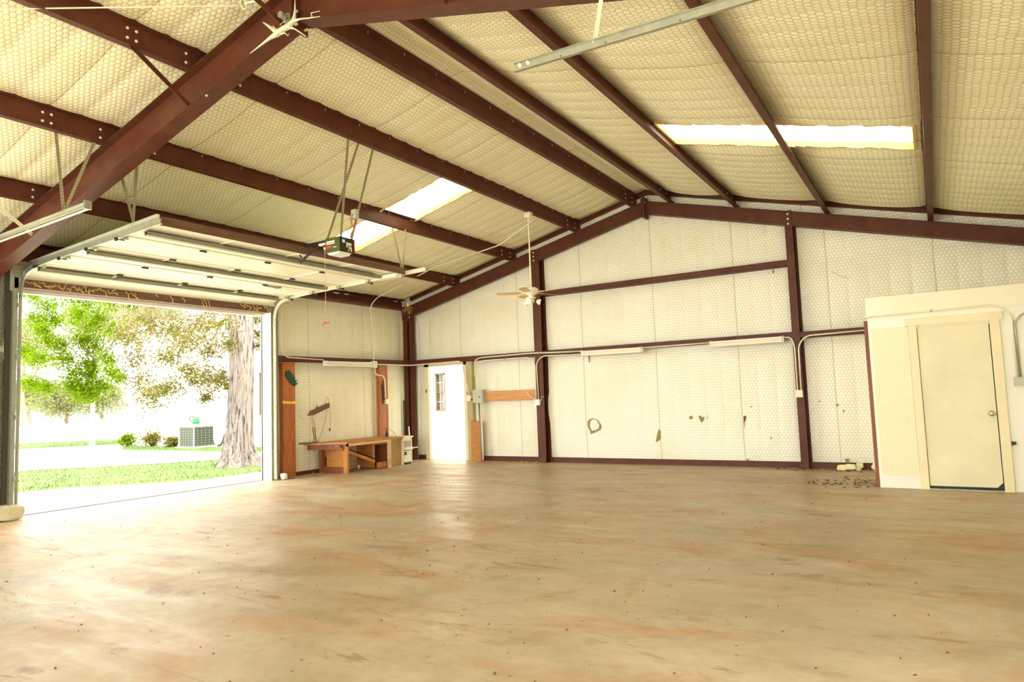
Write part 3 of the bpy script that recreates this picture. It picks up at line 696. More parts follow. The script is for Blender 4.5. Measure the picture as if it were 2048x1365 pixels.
part('red_patch', MB().box(ox0+.03, ox0+.11, oy0-.0015, oy0, oz0+.06, oz0+.09), M_redp, t)
part('label_plate', MB().box(ox1+.008, ox1+.010, oy0+.04, oy0+.085, oz1-.075, oz1-.035), M_white, t)
m = MB()
for (a, b, c_, d) in ((.11, .13, .06, .13), (.135, .20, .09, .125), (.15, .17, .04, .085), (.18, .205, .03, .075), (.14, .155, .01, .03), (.19, .21, .012, .03)): m.box(ox1+.008, ox1+.011, oy0+a, oy0+b, oz0+c_, oz0+d)
part('terminals', m, M_cream, t)
part('side_flange', MB().box(ox1-.01, ox1+.012, oy1-.008, oy1+.004, oz0+.01, oz1-.01), M_redp, t)
part('light_lens', MB().prism([(0, 0), (.23, 0), (.20, -.03), (.04, -.03)], (ox0+.01, oy0+.02, oz0), (0, .2, 0), (1, 0, 0), (0, 0, 1)), M_tubeglass, t, 'pale light lens underneath')
part('rail', MB().box(.2, ox0, -6.108, -6.075, 3.50, 3.53).box(.2, ox0, -6.112, -6.071, 3.495, 3.50), M_black, t, 'long black rail running to the header')
part('sprocket', MB().cyl((ox0-.02, -6.12, 3.47), .028, .05, (0, 1, 0), 12).box(ox0-.12, ox0, -6.15, -6.03, 3.43, 3.45), M_black, t)
part('trolley', MB().box(3.70, 3.88, -6.115, -6.07, 3.465, 3.495).box(3.80, 3.88, -6.12, -6.07, 3.40, 3.465), M_cond, t, 'pale trolley')
arm = P(600, 525, 'y', -6.12)
part('door_arm', MB().bar((3.68, -6.1, 3.46), (3.46, -6.1, 3.37), .006, .03).bar((3.50, -6.105, 3.385), (arm.x-.02, -6.105, arm.z), .006, .04), M_black, t)
part('arm_bracket', MB().tube(route([(3.33, -6.11, 3.395), (3.36, -6.11, 3.35), (3.42, -6.11, 3.345)], .03), .012, 6), M_black, t)
hanger('opener_hanger', 'wide punched strap holding the near side of the door opener', [((3.97, -6.21, oz1), (4.60, -6.24, z3+.05))])
hanger('opener_hanger', 'thin punched strap crossing behind, holding the door opener', [((4.19, -6.19, oz1-.01), (4.58, -6.42, z3+.01))])
hanger('opener_hanger', 'right-hand punched strap rising from the opener to the purlin', [((4.19, -6.0, oz1+.0), (4.60, -5.98, z3+.06))])
t = thing('pull_cord', 'thin orange emergency cord with red handle hanging below the door opener', 'cord', (3.80, -6.10, 2.42))
part('cord', MB().tube([(3.80, -6.10, 3.40), (3.802, -6.10, 2.9), (3.795, -6.10, 2.43)], .0035, 5), M_rope, t)
part('handle', MB().tube([(3.75, -6.105, 2.405), (3.79, -6.1, 2.425), (3.845, -6.09, 2.425)], [.010, .012, .010], 8), M_redp, t, 'red handle')
t = thing('outlet_box', 'small box with tangled red and green wires above the door opener', 'outlet box', (4.33, -6.05, 3.72))
part('box', MB().box(4.28, 4.36, -6.09, -6.03, 3.74, 3.86), M_greybox, t)
part('wire', MB().tube([(4.31, -6.09, 3.75), (4.29, -6.10, 3.68), (4.33, -6.08, 3.62), (4.28, -6.09, 3.55), (4.25, -6.08, 3.50)], .007, 6), M_redp, t)
part('wire', MB().tube([(4.33, -6.09, 3.8), (4.28, -6.11, 3.74), (4.31, -6.10, 3.66), (4.27, -6.11, 3.60)], .006, 6), M_galvd, t)

# ------------------------------------------------------------ ceiling fan
fx, fy, fz = 4.60, -2.05, 3.19
t = thing('ceiling_fan', 'cream ceiling fan on a long rod hanging in front of the gable column', 'ceiling fan', (fx, fy, fz))
part('ceiling_box', MB().box(fx-.06, fx+.06, fy-.05, fy+.05, z3-.09, z3), M_cream, t)
part('rod', MB().cyl((fx, fy, fz+.08), .013, z3-.08-fz-.08, seg=10), M_cream, t)
part('motor', MB().lathe([(.03, .10), (.10, .085), (.13, .06), (.13, .01), (.10, -.03), (.05, -.05), (.05, -.075), (.08, -.085), (.08, -.10), (.03, -.11)], (fx, fy, fz), 24), M_cream, t, smooth=True)
for k in range(5):
    a = math.radians(-4+72*k); d = Vector((math.cos(a), math.sin(a), 0)); s = Vector((-d.y, d.x, .20)).normalized(); o_ = Vector((fx, fy, fz-.0))
    pts = [(.18, .045), (.30, .065), (.55, .07), (.60, .05), (.62, .0), (.60, -.05), (.55, -.07), (.30, -.065), (.18, -.045)]
    m = MB(); up = d.cross(s).normalized()*.006
    top = [o_+d*u+s*v for u, v in pts]; bot = [p-up for p in top]; m.poly(top); m.poly(bot[::-1])
    for q in range(len(top)): q2 = (q+1) % len(top); m.poly([top[q], top[q2], bot[q2], bot[q]])
    bl = part('blade', m, simple('tan_fan_blade', (.72, .55, .26), .45) if k == 0 else bpy.data.materials['tan_fan_blade'], t)
    part('blade_iron', MB().bar(o_+d*.09+Vector((0, 0, .0)), o_+d*.26+Vector((0, 0, .006)), .03, .006), M_cream, bl)
part('switch_housing', MB().lathe([(.05, 0), (.06, -.03), (.05, -.07), (.02, -.08)], (fx, fy, fz-.11), 16), M_cream, t, smooth=True)
for k in range(3):
    a = math.radians(40+120*k); c_ = Vector((fx+.09*math.cos(a), fy+.09*math.sin(a), fz-.15))
    part('light_holder', MB().lathe([(.02, 0), (.045, .03), (.055, .07)], c_, 12, (math.cos(a)*1.1, math.sin(a)*1.1, -.35)), M_tubeglass, t)
part('pull_chain', MB().tube([(fx+.03, fy-.03, fz-.18), (fx+.03, fy-.03, fz-.42)], .0025, 4), M_cream, t)
part('pull_chain', MB().tube([(fx-.05, fy-.03, fz-.18), (fx-.05, fy-.03, fz-.33)], .0025, 4), M_cream, t)

# ------------------------------------------------------------ fluorescent lights
def fluor(p0, p1, out, label):
    p0, p1, out = Vector(p0), Vector(p1), Vector(out); d = p1-p0; dn = d.normalized(); U = Vector((0, 0, 1))
    t = thing('fluorescent_light', label, 'fluorescent light', (p0+p1)/2, 'unlit fluorescent strip lights')
    part('housing', MB().prism([(0, 0), (0, .10), (.045, .095), (.075, .05), (.045, .005)], p0, d, out, U), M_cream, t)
    part('end_cap', MB().obox(p0-dn*.012, dn*.014, out*.085, U*.105), M_white, t); part('end_cap', MB().obox(p1, dn*.014, out*.085, U*.105), M_white, t)
    for h in (.018, .082):
        q = p0+out*.075+U*h; part('tube', MB().tube([q+dn*.03, q+dn*(d.length-.03)], .0165, 10), M_tubeglass, t)
        for e in (.012, d.length-.035): part('lamp_holder', MB().obox(p0+dn*e+out*.055+U*(h-.02), dn*.02, out*.04, U*.04), M_white, t)
fluor((.2, -2.85, 2.11), (.2, -1.56, 2.115), (1, 0, 0), 'unlit fluorescent strip light on the left wall above the workbench')
fluor((4.67, -.2, 2.118), (5.92, -.2, 2.108), (0, -1, 0), 'left of the two unlit fluorescent strips on the gable wall')
fluor((7.21, -.2, 2.118), (8.43, -.2, 2.118), (0, -1, 0), 'right of the two unlit fluorescent strips on the gable wall, beside the column')

# ------------------------------------------------------------ conduits and boxes
def conduit(pts, r, label, clips=0, name='conduit', mat=None, bend=.09, grp=None):
    rt = route(pts, bend); t = thing(name, label, 'conduit', rt[0], grp)
    part('pipe', MB().tube(rt, r, 8), mat or M_cond, t, smooth=True)
    if clips:
        a, b = Vector(pts[clips-1]), Vector(pts[clips]); n = max(2, int((b-a).length/1.1)); d = (b-a).normalized()
        for k in range(1, n):
            q = a.lerp(b, k/n); part('clip', MB().tube([q-d*.01, q+d*.01], r*1.45, 8), M_galv, t)
    return t
def G(px, py, off=0.215): return P(px, py, 'y', -off)
def Lw(px, py, off=.215): return P(px, py, 'x', off)
v = Vector
conduit([Lw(562, 622), Lw(563, 700), Lw(572, 715), (.215, -2.86, 2.235)], .011, 'thin cream conduit curving down beside the garage track to the left wall beam')
# box at the end of the left light
t = thing('junction_box', 'square cream junction box at the right end of the workbench light', 'junction box', (.235, -1.44, 2.14))
part('box', MB().box(.2, .27, -1.50, -1.37, 2.10, 2.24), M_cream, t); part('knockout', MB().cyl((.27, -1.43, 2.17), .012, .003, (1, 0, 0)), M_galv, t)
conduit([(.23, -1.44, 2.24), (.225, -1.50, 3.46), (.42, -1.52, 3.60), P(868, 535, 'y', -1.53), P(1000, 490, 'y', -1.5), (4.56, -1.75, z3-.05)], .012, 'thin conduit rising from the box and running up the roof slope to the fan', 3)
conduit([(.24, -1.38, 2.175), (.24, -.24, 2.175), (.62, -.235, 2.18), (1.70, -.235, 2.19), (1.80, -.22, 1.75), (1.86, -.22, 1.50), (1.865, -.22, 1.47)], .013, 'cream conduit running round the corner over the walk door and down to the small switch', 3, bend=.10)
conduit([Lw(750, 733, .22), Lw(750, 748, .22), Lw(758, 752, .22), Lw(766, 751, .22), Lw(770, 762, .22), Lw(771, 797, .22)], .014, 'cream conduit jogging down over the right-hand board to an outlet', bend=.07)
t = thing('outlet_box', 'small cream outlet on the right-hand board above the workbench', 'outlet box', Lw(773, 806, .18)); q = Lw(773, 803, .18)
part('box', MB().box(.14, .2, q.y-.035, q.y+.045, q.z-.06, q.z+.05), M_cream, t)
# service panel
t = thing('electrical_panel', 'grey green electrical service panel on the brown rail beside the walk door', 'electrical panel', (2.14, -.2, 1.26))
part('cabinet', MB().box(2.01, 2.27, -.28, -.16, 1.255, 1.54), M_greybox, t)
part('cover', MB().box(2.03, 2.255, -.29, -.28, 1.27, 1.53), M_greybox, t)
part('latch', MB().cyl((2.20, -.29, 1.385), .016, .006, (0, -1, 0)), M_black, t)
t = thing('switch_box', 'small white switch box left of the grey electrical panel', 'switch', (1.88, -.2, 1.30))
part('box', MB().box(1.82, 1.93, -.25, -.18, 1.30, 1.43), M_white, t); part('toggle', MB().box(1.87, 1.88, -.262, -.25, 1.35, 1.38), M_cream, t)
part('nipple', MB().cyl((1.93, -.22, 1.335), .015, .09, (1, 0, 0)), M_black, t)
conduit([(2.16, -.22, 1.54), (2.13, -.22, 1.68), (2.05, -.22, 1.80), (2.05, -.22, 2.19), (2.2, -.225, 2.235), (3.52, -.235, 2.25), (3.9, -.235, 2.235), (4.66, -.235, 2.215)], .013, 'left conduit rising from the electrical panel and running along the wall beam', 6)
conduit([(2.20, -.22, 1.54), (2.17, -.22, 1.66), (2.12, -.22, 1.78), (2.12, -.22, 2.10), (2.25, -.23, 2.165), (3.45, -.235, 2.165), (3.575, -.235, 2.05), (3.575, -.235, 1.29)], .013, 'right conduit rising from the electrical panel, along and down the column', 5)
conduit([(3.63, -.235, 1.29), (3.61, -.235, 2.05), (3.75, -.235, 2.175), (4.66, -.235, 2.15)], .012, 'conduit climbing the fan column and bending right to the first gable light')
t = thing('outlet_box', 'white outlet box halfway down the gable column behind the fan', 'outlet box', (3.60, -.24, 1.17))
part('box', MB().box(3.54, 3.66, -.26, -.2, 1.17, 1.29), M_white, t)
part('wire', MB().tube([(3.54, -.22, 1.30), (3.45, -.22, 1.33), (3.36, -.22, 1.42), (3.33, -.22, 1.46)], .006, 5), M_white, t)
part('wire', MB().tube([(3.66, -.22, 1.2), (3.70, -.235, 1.32), (3.74, -.22, 1.35)], .005, 5), M_web, t)
conduit([(2.135, -.22, 1.25), (2.17, -.235, .5), (2.175, -.235, .04)], .025, 'dark metal conduit running from the electrical panel to the floor', mat=M_galvd)
conduit([(2.19, -.25, 1.25), (2.215, -.25, .5), (2.215, -.25, .04)], .018, 'slim pale conduit beside the dark one below the electrical panel')
conduit([(5.93, -.235, 2.195), (7.2, -.235, 2.20)], .012, 'short cream conduit between the two gable lights', 1)
conduit([(8.44, -.235, 2.20), (8.555, -.235, 2.19), (8.60, -.235, 2.05), (8.60, -.235, 1.30)], .012, 'cream conduit curving down the left face of the right-hand gable column', bend=.1)
conduit([(8.655, -.235, 1.30), (8.66, -.235, 2.05), (8.78, -.235, 2.20), (9.80, -.235, 2.225)], .012, 'cream conduit curving up the column and right along the wall beam towards the office', bend=.12)
t = thing('outlet_box', 'cream outlet box on the right-hand gable column', 'outlet box', (8.63, -.24, 1.18))
part('box', MB().box(8.565, 8.675, -.26, -.21, 1.185, 1.305), M_cream, t); part('socket', MB().cyl((8.62, -.26, 1.245), .02, .003, (0, -1, 0)), M_white, t)

# ------------------------------------------------------------ boards on the walls
one('wall_board', MB().box(.02, .13, -3.79, -3.50, 0, 2.17), M_woodv, 'wide reddish pine board standing beside the garage doorway', 'board')
one('wall_board', MB().box(.04, .13, -1.17, -.90, .56, 2.17), M_woodv, 'reddish pine board behind the right end of the workbench', 'board')
one('wall_board', MB().box(1.76, 3.56, -.16, -.10, 1.285, 1.50), M_woodx, 'orange brown horizontal rail behind the electrical panel', 'board')
one('wall_board', MB().box(1.84, 2.12, -.15, -.10, 0, .87), M_woody, 'short upright plywood panel below the electrical panel', 'board')
# small things on the boards
def outline(name, pts3, n, th, mat, label, cat):
    n = Vector(n)*th; a = [Vector(p) for p in pts3]; b = [p+n for p in a]; m = MB().poly(a[::-1]).poly(b)
    for i in range(len(a)): j = (i+1) % len(a); m.poly([a[i], a[j], b[j], b[i]])
    return one(name, m, mat, label, cat)
gpts = [(571, 743), (575, 744), (578, 740), (578, 747), (583, 745), (581, 752), (587, 750), (584, 757), (590, 755), (587, 762), (593, 760), (590, 766), (595, 766), (592, 770), (588, 773), (582, 768), (576, 761), (570, 753)]
outline('toothed_plate', [Lw(a, b, .135) for a, b in gpts], (1, 0, 0), .02, M_green, 'dark green jagged toothed plate nailed to the board beside the garage doorway', 'hook plate')
outline('yellow_strip', [Lw(a, b, .135) for a, b in ((565, 802), (580, 804), (588, 803), (592, 802), (596, 805), (592, 808), (586, 808), (565, 808))], (1, 0, 0), .012, M_yellow, 'yellow strip fixed across the board beside the garage doorway', 'strap')
t = thing('hand_pump', 'dark rod-like hand tool hanging on the right-hand board', 'tool', Lw(768, 806, .14))
a, b = Lw(766, 770, .15), Lw(768, 800, .15)
part('barrel', MB().tube([a, b], .020, 10), M_black, t); part('tip', MB().tube([b, Lw(768.5, 806, .15)], [.026, .010], 10), M_black, t); part('shaft', MB().tube([Lw(768.5, 758, .15), a], .010, 8), M_black, t)
part('rivet', MB().cyl(Lw(768, 802, .17), .010, .01, (1, 0, 0), 8), M_bolt, t)
t = thing('hanging_cord', 'thin dark cord looped over a nail on the left wall, with a small weight', 'cord', Lw(660, 862, .06))
part('cord', MB().tube([Lw(x_, y_, .06) for x_, y_ in ((651, 812), (651, 803), (654, 795), (657, 797), (659, 808), (660.5, 830), (661, 845), (660, 860))], .004, 5), M_galvd, t)
part('weight', MB().lathe([(.002, 0), (.016, .02), (.016, .045), (.002, .06)], Lw(659.5, 863, .06), 8), M_black, t)
one('loose_wire', MB().tube([Lw(x_, y_, .05) for x_, y_ in ((595, 834), (598, 831), (603, 836), (608, 840))], .003, 4), M_galvd, 'short curl of wire on the insulation left of the lamp', 'wire')
t = thing('dark_pipe', 'tall thin dark pipe standing in the corner by the heater', 'pipe', (.1, -.30, 0))
part('pipe', MB().cyl((.08, -.31, 0.02), .02, 1.35, seg=8), M_black, t); part('white_pipe', MB().cyl((.28, -.34, .02), .014, .75, (-.06, 0, 1), seg=8), M_cond, t)

# ------------------------------------------------------------ workbench
t = thing('workbench', 'low broken orange wooden workbench against the left wall', 'workbench', (.48, -2.3, 0))
bx1, by0, by1, bz = .87, -2.90, -1.66, .60
m = MB().prism([(.08, -3.28), (.16, -3.28), (bx1, by0), (bx1, -1.25), (.08, -1.25)], (0, 0, bz-.03), (0, 0, .035), (1, 0, 0), (0, 1, 0))
part('top', m, M_woody, t)
part('front_rail', MB().box(bx1-.03, bx1, by0, by1, bz-.075, bz-.03), M_woodl, t)
part('end_rail', MB().obox((.12, -3.2, bz-.13), (bx1-.16, .30, 0), (0, .03, 0), (0, 0, .10)), M_woodd, t)
part('leg', MB().box(bx1-.10, bx1, by0, by0+.05, 0, bz-.03), M_woody, t); part('leg', MB().box(bx1-.02, bx1+.01, by1-.09, by1, 0, bz-.03), M_woodl, t)
part('leg', MB().box(.12, .2, by0-.02, by0+.06, 0, bz-.03), M_woodd, t); part('leg', MB().box(.12, .2, by1-.06, by1, 0, bz-.03), M_woodd, t)
part('foot_rail', MB().box(.14, bx1-.02, by0+.01, by0+.045, .0, .12), M_woodd, t); part('foot_rail', MB().box(bx1-.045, bx1-.01, -2.05, by1, .02, .13), M_woodv, t)
part('end_panel', MB().box(.26, bx1-.12, by0+.05, by0+.062, .12, .50), M_woody, t)
a, b = P(697, 900, 'x', .25), P(736, 900, 'x', .25)
part('back_panel', MB().box(.235, .25, a.y-.02, b.y, .0, bz-.05), M_woodl, t)
part('back_panel', MB().box(.12, .135, -2.9, by1, .0, .30), M_woodd, t)
A, B_ = P(694, 897, 'x', .79), P(750, 918, 'x', .79); d = B_-A
part('fallen_shelf', MB().obox(A-d*.22, d*1.22, (-.15, .0, .0), (0, 0, -.022)).obox(A-d*.22, d*1.22, (-.02, 0, 0), (0, 0, -.085)), M_woody, t, 'collapsed slanting shelf board')
a = P(746, 900, 'x', .72).y
part('divider', MB().box(.66, .72, a, a+.05, .02, bz-.03).box(.15, .66, a+.01, a+.025, .02, bz-.03), M_woody, t)
part('side_panel', MB().box(.14, bx1-.09, by1-.03, by1-.015, .0, bz-.03), M_woodd, t)
part('end_board', MB().box(.74, .78, -1.63, -1.255, .0, bz-.035), simple('tan_casing', (.42, .27, .09), .6), t, 'tan panel board')
part('apron', MB().box(bx1-.06, bx1-.04, -2.1, by1-.02, bz-.11, bz-.03), M_woodv, t)
one('small_bulb', MB().lathe([(.012, 0), (.016, .03), (.032, .06), (.030, .09), (.008, .105)], (.50, -2.22, 0), 10), M_white, 'small white bulb-shaped item under the workbench', 'bulb')
# clamp lamp on the bench
t = thing('desk_lamp', 'brown jointed clamp lamp standing at the left end of the workbench', 'lamp', (.2, -3.15, bz))
def B(px, py): return P(px, py, 'x', .22)
part('shade', MB().prism([(-.08, 0), (-.05, .10), (.05, .10), (.08, 0)], B(620, 832), B(653, 816)-B(620, 832), (1, 0, 0), (0, .4, .92)), M_lampbrown, t)
part('lamp_bracket', MB().tube([B(629, 824), B(634, 811), B(637, 820)], .008, 6), M_lampbrown, t)
part('upper_arm', MB().tube([B(623, 834), B(626, 855)], .006, 6).tube([B(625, 834), B(630, 855)], .006, 6), M_galv, t)
part('lower_arm', MB().tube([B(625.5, 855), B(629, 882)], .010, 6).tube([B(629.5, 855), B(632, 882)], .010, 6), M_lampbrown, t)
part('clamp', MB().box(.19, .25, B(632, 880).y-.05, B(632, 880).y+.03, bz-.05, bz+.07), M_galv, t)
part('cable', MB().tube([B(655, 818), B(650, 845), B(640, 875), B(637, 888)], .004, 5), M_galvd, t)
part('spring', MB().tube([B(627, 840), B(630, 852)], .004, 5), M_black, t)
t = thing('bench_vise', 'small rusty clamp and hooks on the left end of the workbench', 'clamp', (.2, -3.26, bz-.03))
part('bar', MB().box(.12, .30, -3.42, -3.10, bz-.0, bz+.03), M_lampbrown, t)
part('hook', MB().tube([B(616, 891), B(617, 898), B(619, 894)], .008, 6), M_black, t); part('hook', MB().tube([B(629, 892), B(632, 898), B(629, 903), B(625, 900)], .005, 6), M_galvd, t)
one('dark_bottle', MB().lathe([(.028, 0), (.030, .05), (.022, .09), (.010, .14), (.009, .20), (.012, .205)], (.5, -1.37, bz+.005), 12), M_black, 'slim dark spout bottle standing at the right end of the workbench', 'bottle', smooth=True)
one('bent_rod', MB().tube([(.62, -1.20, bz+.01), (.6, -1.26, bz+.10), (.58, -1.40, bz+.17)], .005, 5), M_galvd, 'thin bent rod leaning at the right end of the workbench', 'rod')
# heater
t = thing('gas_heater', 'cream sheet metal heater with louvres at the right end of the workbench', 'heater', (.6, -1.3, 0))
part('front_frame', MB().box(.36, .83, -1.235, -1.215, 0.0, .57).box(.36, .83, -.96, -.94, .0, .57).box(.81, .83, -1.22, -.95, .50, .57).box(.81, .83, -1.22, -.95, .05, .29), M_cream, t)
part('top_lid', MB().box(.34, .86, -1.245, -.92, .572, .60), M_cream, t)
m = MB()
for k in range(7): m.obox((.805, -1.2, .385+k*.018), (.02, 0, -.008), (0, .22, 0), (0, 0, .004))
part('louvres', m, M_cream, t); part('dark_inside', MB().box(.79, .80, -1.21, -.96, .02, .56), M_hdr, t)
part('control_box', MB().box(.80, .88, -1.18, -.97, .31, .37), M_white, t); part('gas_pipe', MB().tube([(.86, -1.02, .33), (.9, -.92, .345), (.9, -.84, .345)], .012, 8), M_white, t)
part('burner_opening', MB().box(.83, .836, -1.2, -1.13, .20, .27).box(.83, .836, -1.18, -1.0, .0, .05), M_black, t)

# ------------------------------------------------------------ walk door opening in the gable wall
m = MB().box(.50, .62, -.06, .10, 0, 2.20).box(1.62, 1.74, -.06, .10, 0, 2.20).box(.50, 1.74, -.06, .10, 2.12, 2.24)
m.box(.62, .64, -.03, .10, 0, 2.12).box(1.60, 1.62, -.03, .10, 0, 2.12)
struct('door_1', m, M_cream, 'cream frame of the open walk door in the gable wall')
one('strike_plate', MB().box(.535, .56, -.066, -.06, 1.52, 1.60), M_black, 'small black hinge plate on the left side of the walk door frame', 'hinge')
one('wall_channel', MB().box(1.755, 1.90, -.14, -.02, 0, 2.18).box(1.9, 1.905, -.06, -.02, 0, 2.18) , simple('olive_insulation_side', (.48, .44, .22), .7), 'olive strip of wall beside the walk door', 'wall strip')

# ------------------------------------------------------------ office
OY = -2.12; OX = 9.84
M_off = simple('cream_painted_board', (.86, .82, .64), .6, 0, .07, 1.8)
M_offw = simple('off_white_board', (.86, .85, .77), .6, 0, .05, 2)
m = MB().box(OX, 10.40, OY, OY+.10, 0, 2.25).box(11.22, W_, OY, OY+.10, 0, 2.25).box(10.40, 11.22, OY, OY+.10, 2.06, 2.25)
m.box(OX, OX+.1, OY+.1, -.02, 0, 2.25)
wo = struct('wall_office', m, M_offw, 'white painted partition of the small office box')
part('fascia', MB().box(OX-.01, W_, OY-.015, OY+.1, 2.25, 2.515), M_off, wo, 'deep cream band along the top')
part('roof_board', MB().box(OX, W_, OY+.1, -.02, 2.44, 2.50), M_off, wo)
part('corner_stud', MB().box(OX-.055, OX-.004, OY+.12, OY+.16, 0, 2.22), M_woodd, wo)
def peg():
    k = N('pegboard'); tc = k.n('ShaderNodeTexCoord').outputs['Object']; sp = k.n('ShaderNodeSeparateXYZ', {0: tc}).outputs
    fx_ = k.math('SUBTRACT', k.math('FRACT', k.math('DIVIDE', sp[0], .0254)), .5); fz_ = k.math('SUBTRACT', k.math('FRACT', k.math('DIVIDE', sp[2], .0254)), .5)
    d = k.math('SQRT', k.math('ADD', k.math('MULTIPLY', fx_, fx_), k.math('MULTIPLY', fz_, fz_)))
    return k.base(k.mix(k.math('LESS_THAN', d, .15), (.88, .82, .57), (.42, .34, .15)), .5)
t = thing('pegboard', 'tall narrow cream pegboard fixed to the office wall left of the door', 'pegboard', (10.08, OY-.01, .17))
part('board', MB().prism([(0, .02), (.02, 0), (.40, 0), (.425, .03), (.425, 1.93), (0, 1.93)], (9.872, OY-.012, .165), (0, .008, 0), (1, 0, 0), (0, 0, 1)), peg(), t)
part('batten', MB().box(9.88, 9.90, OY-.004, OY, .2, 2.05).box(10.27, 10.29, OY-.004, OY, .2, 2.05), M_off, t)
M_case = simple('tan_cream_casing', (.83, .75, .50), .55, 0, .10, 4)
M_door = simple('dirty_cream_door', (.78, .73, .50), .5, 0, .22, 1.9)
d2 = struct('door_2', MB().box(10.405, 11.165, OY-.005, OY+.035, .045, 2.085), M_door, 'cream flush door of the office')
fr = part('door_frame', MB().box(10.30, 10.395, OY-.03, OY, 0, 2.10).box(11.175, 11.275, OY-.03, OY, 0, 2.10).box(10.27, 11.31, OY-.034, OY, 2.10, 2.20), M_case, d2, 'tan cream casing')
part('threshold', MB().box(10.39, 11.18, OY-.02, OY+.04, 0, .012), M_galv, d2)
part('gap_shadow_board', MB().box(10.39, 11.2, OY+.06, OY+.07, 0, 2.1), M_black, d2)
kb = part('door_knob', MB().lathe([(.034, 0), (.036, .008), (.014, .014), (.014, .035), (.028, .045), (.032, .062), (.022, .075), (.006, .078)], (11.115, OY-.005, .95), 20, (0, -1, 0)), simple('brushed_steel_knob', (.62, .58, .48), .25, .9), d2, 'round steel knob', smooth=True)
part('broken_corner', MB().prism([(0, 0), (.06, 0), (.06, .06)], (11.105, OY-.007, .046), (0, .003, 0), (1, 0, 0), (0, 0, 1)), M_black, d2)
conduit([(9.80, OY-.02, 2.255), (9.9, OY-.02, 2.265), (11.25, OY-.02, 2.285), (11.40, OY-.02, 2.16), (11.40, OY-.02, 1.38)], .013, 'cream conduit running over the office door and bending down beside it', 2, bend=.14)
conduit([(11.75, OY-.02, 2.165), (11.52, OY-.02, 2.16), (11.425, OY-.02, 2.06), (11.435, OY-.02, 1.38)], .011, 'shiny metal conduit curving down beside the office door at the right edge', mat=M_galv, bend=.1)
t = thing('junction_box', 'grey metal junction box right of the office door', 'junction box', (11.42, OY-.04, 1.28))
part('box', MB().box(11.365, 11.475, OY-.05, OY, 1.28, 1.385), M_galv, t); part('connector', MB().cyl((11.475, OY-.025, 1.355), .013, .05, (1, 0, 0)), M_galvd, t); part('connector', MB().cyl((11.475, OY-.025, 1.30), .013, .05, (1, 0, 0)), M_galvd, t)
t = thing('door_stop', 'dark small hook fixed to the right-hand casing of the office door', 'hook', (11.32, OY-.03, .55))
part('hook', MB().prism([(0, 0), (.045, .015), (.04, .045), (.0, .05)], (11.285, OY-.04, .56), (0, .03, 0), (1, 0, 0), (0, 0, 1)), M_black, t)

# ------------------------------------------------------------ tears and marks in the gable insulation
M_tear = simple('torn_batt_fibre', (.30, .26, .09), .95, 0, .35, 25)
M_tearl = simple('pale_sheet_behind_tear', (.80, .82, .76), .6)
def tear(pts, mat=M_tear, name='insulation_tear', y=-.030, th=.006, label=None, jit=0):
    q = [P(a, b, 'y', y) for a, b in pts]; m = MB(); a = [Vector(p) for p in q]; b = [p+Vector((0, -th, 0)) for p in a]
    m.poly(a); m.poly(b[::-1])
    for i in range(len(a)): j = (i+1) % len(a); m.poly([a[i], a[j], b[j], b[i]])
    return part(name, m, mat, wb, label)
tear([(1175, 845), (1178, 840), (1186, 837), (1194, 840), (1201, 850), (1201, 857), (1198, 862), (1190, 865), (1182, 869), (1180, 862), (1176, 855)], label='round torn hole in the insulation')
tear([(1181, 843), (1187, 839), (1193, 841), (1199, 851), (1197, 858), (1190, 861), (1184, 862), (1180, 853)], M_tearl, y=-.037, th=.004)
tear([(1318, 858), (1320, 865), (1320, 878), (1313, 885), (1312, 882), (1315, 866)], label='long narrow tear')
tear([(1380, 832), (1384, 833), (1385, 838), (1381, 840), (1378, 836)]); tear([(1397, 832), (1401, 832), (1405, 836), (1409, 834), (1407, 841), (1403, 846), (1399, 839)])
tear([(1409, 832), (1413, 831), (1414, 836), (1409, 838)], M_tearl)
tear([(1487, 833), (1492, 832), (1492, 839), (1489, 845), (1489, 860), (1487.5, 845)], simple('rusty_hole', (.16, .07, .02), .9))
tear([(1490, 923), (1495, 917), (1499, 922), (1497, 928), (1491, 928)]); tear([(1500, 813), (1505, 813), (1503, 816)]); tear([(1541, 874), (1543, 877), (1542, 880), (1540, 877)])
tear([(1672, 808), (1677, 808), (1677, 813), (1672, 813)]); tear([(1686, 820), (1688, 820), (1688, 826), (1686, 826)]); tear([(1637, 802), (1641, 802), (1639, 805)])
tear([(1689, 917), (1692, 919), (1698, 917), (1697, 927), (1692, 926)])
tear([(1177, 711), (1179, 711), (1179, 725), (1178, 725)], M_black); tear([(1545.5, 540), (1547.5, 540), (1547.5, 547), (1545.5, 547)], M_black)
part('tape_string', MB().tube([P(a, b, 'y', -.04) for a, b in ((1664, 544), (1680, 552), (1697, 558), (1700, 552))], .004, 4), M_web, wb)
part('stray_tape', MB().tube([P(a, b, 'y', -.04) for a, b in ((1870, 545), (1871, 570), (1872, 590))], .008, 4), M_cream, wb)

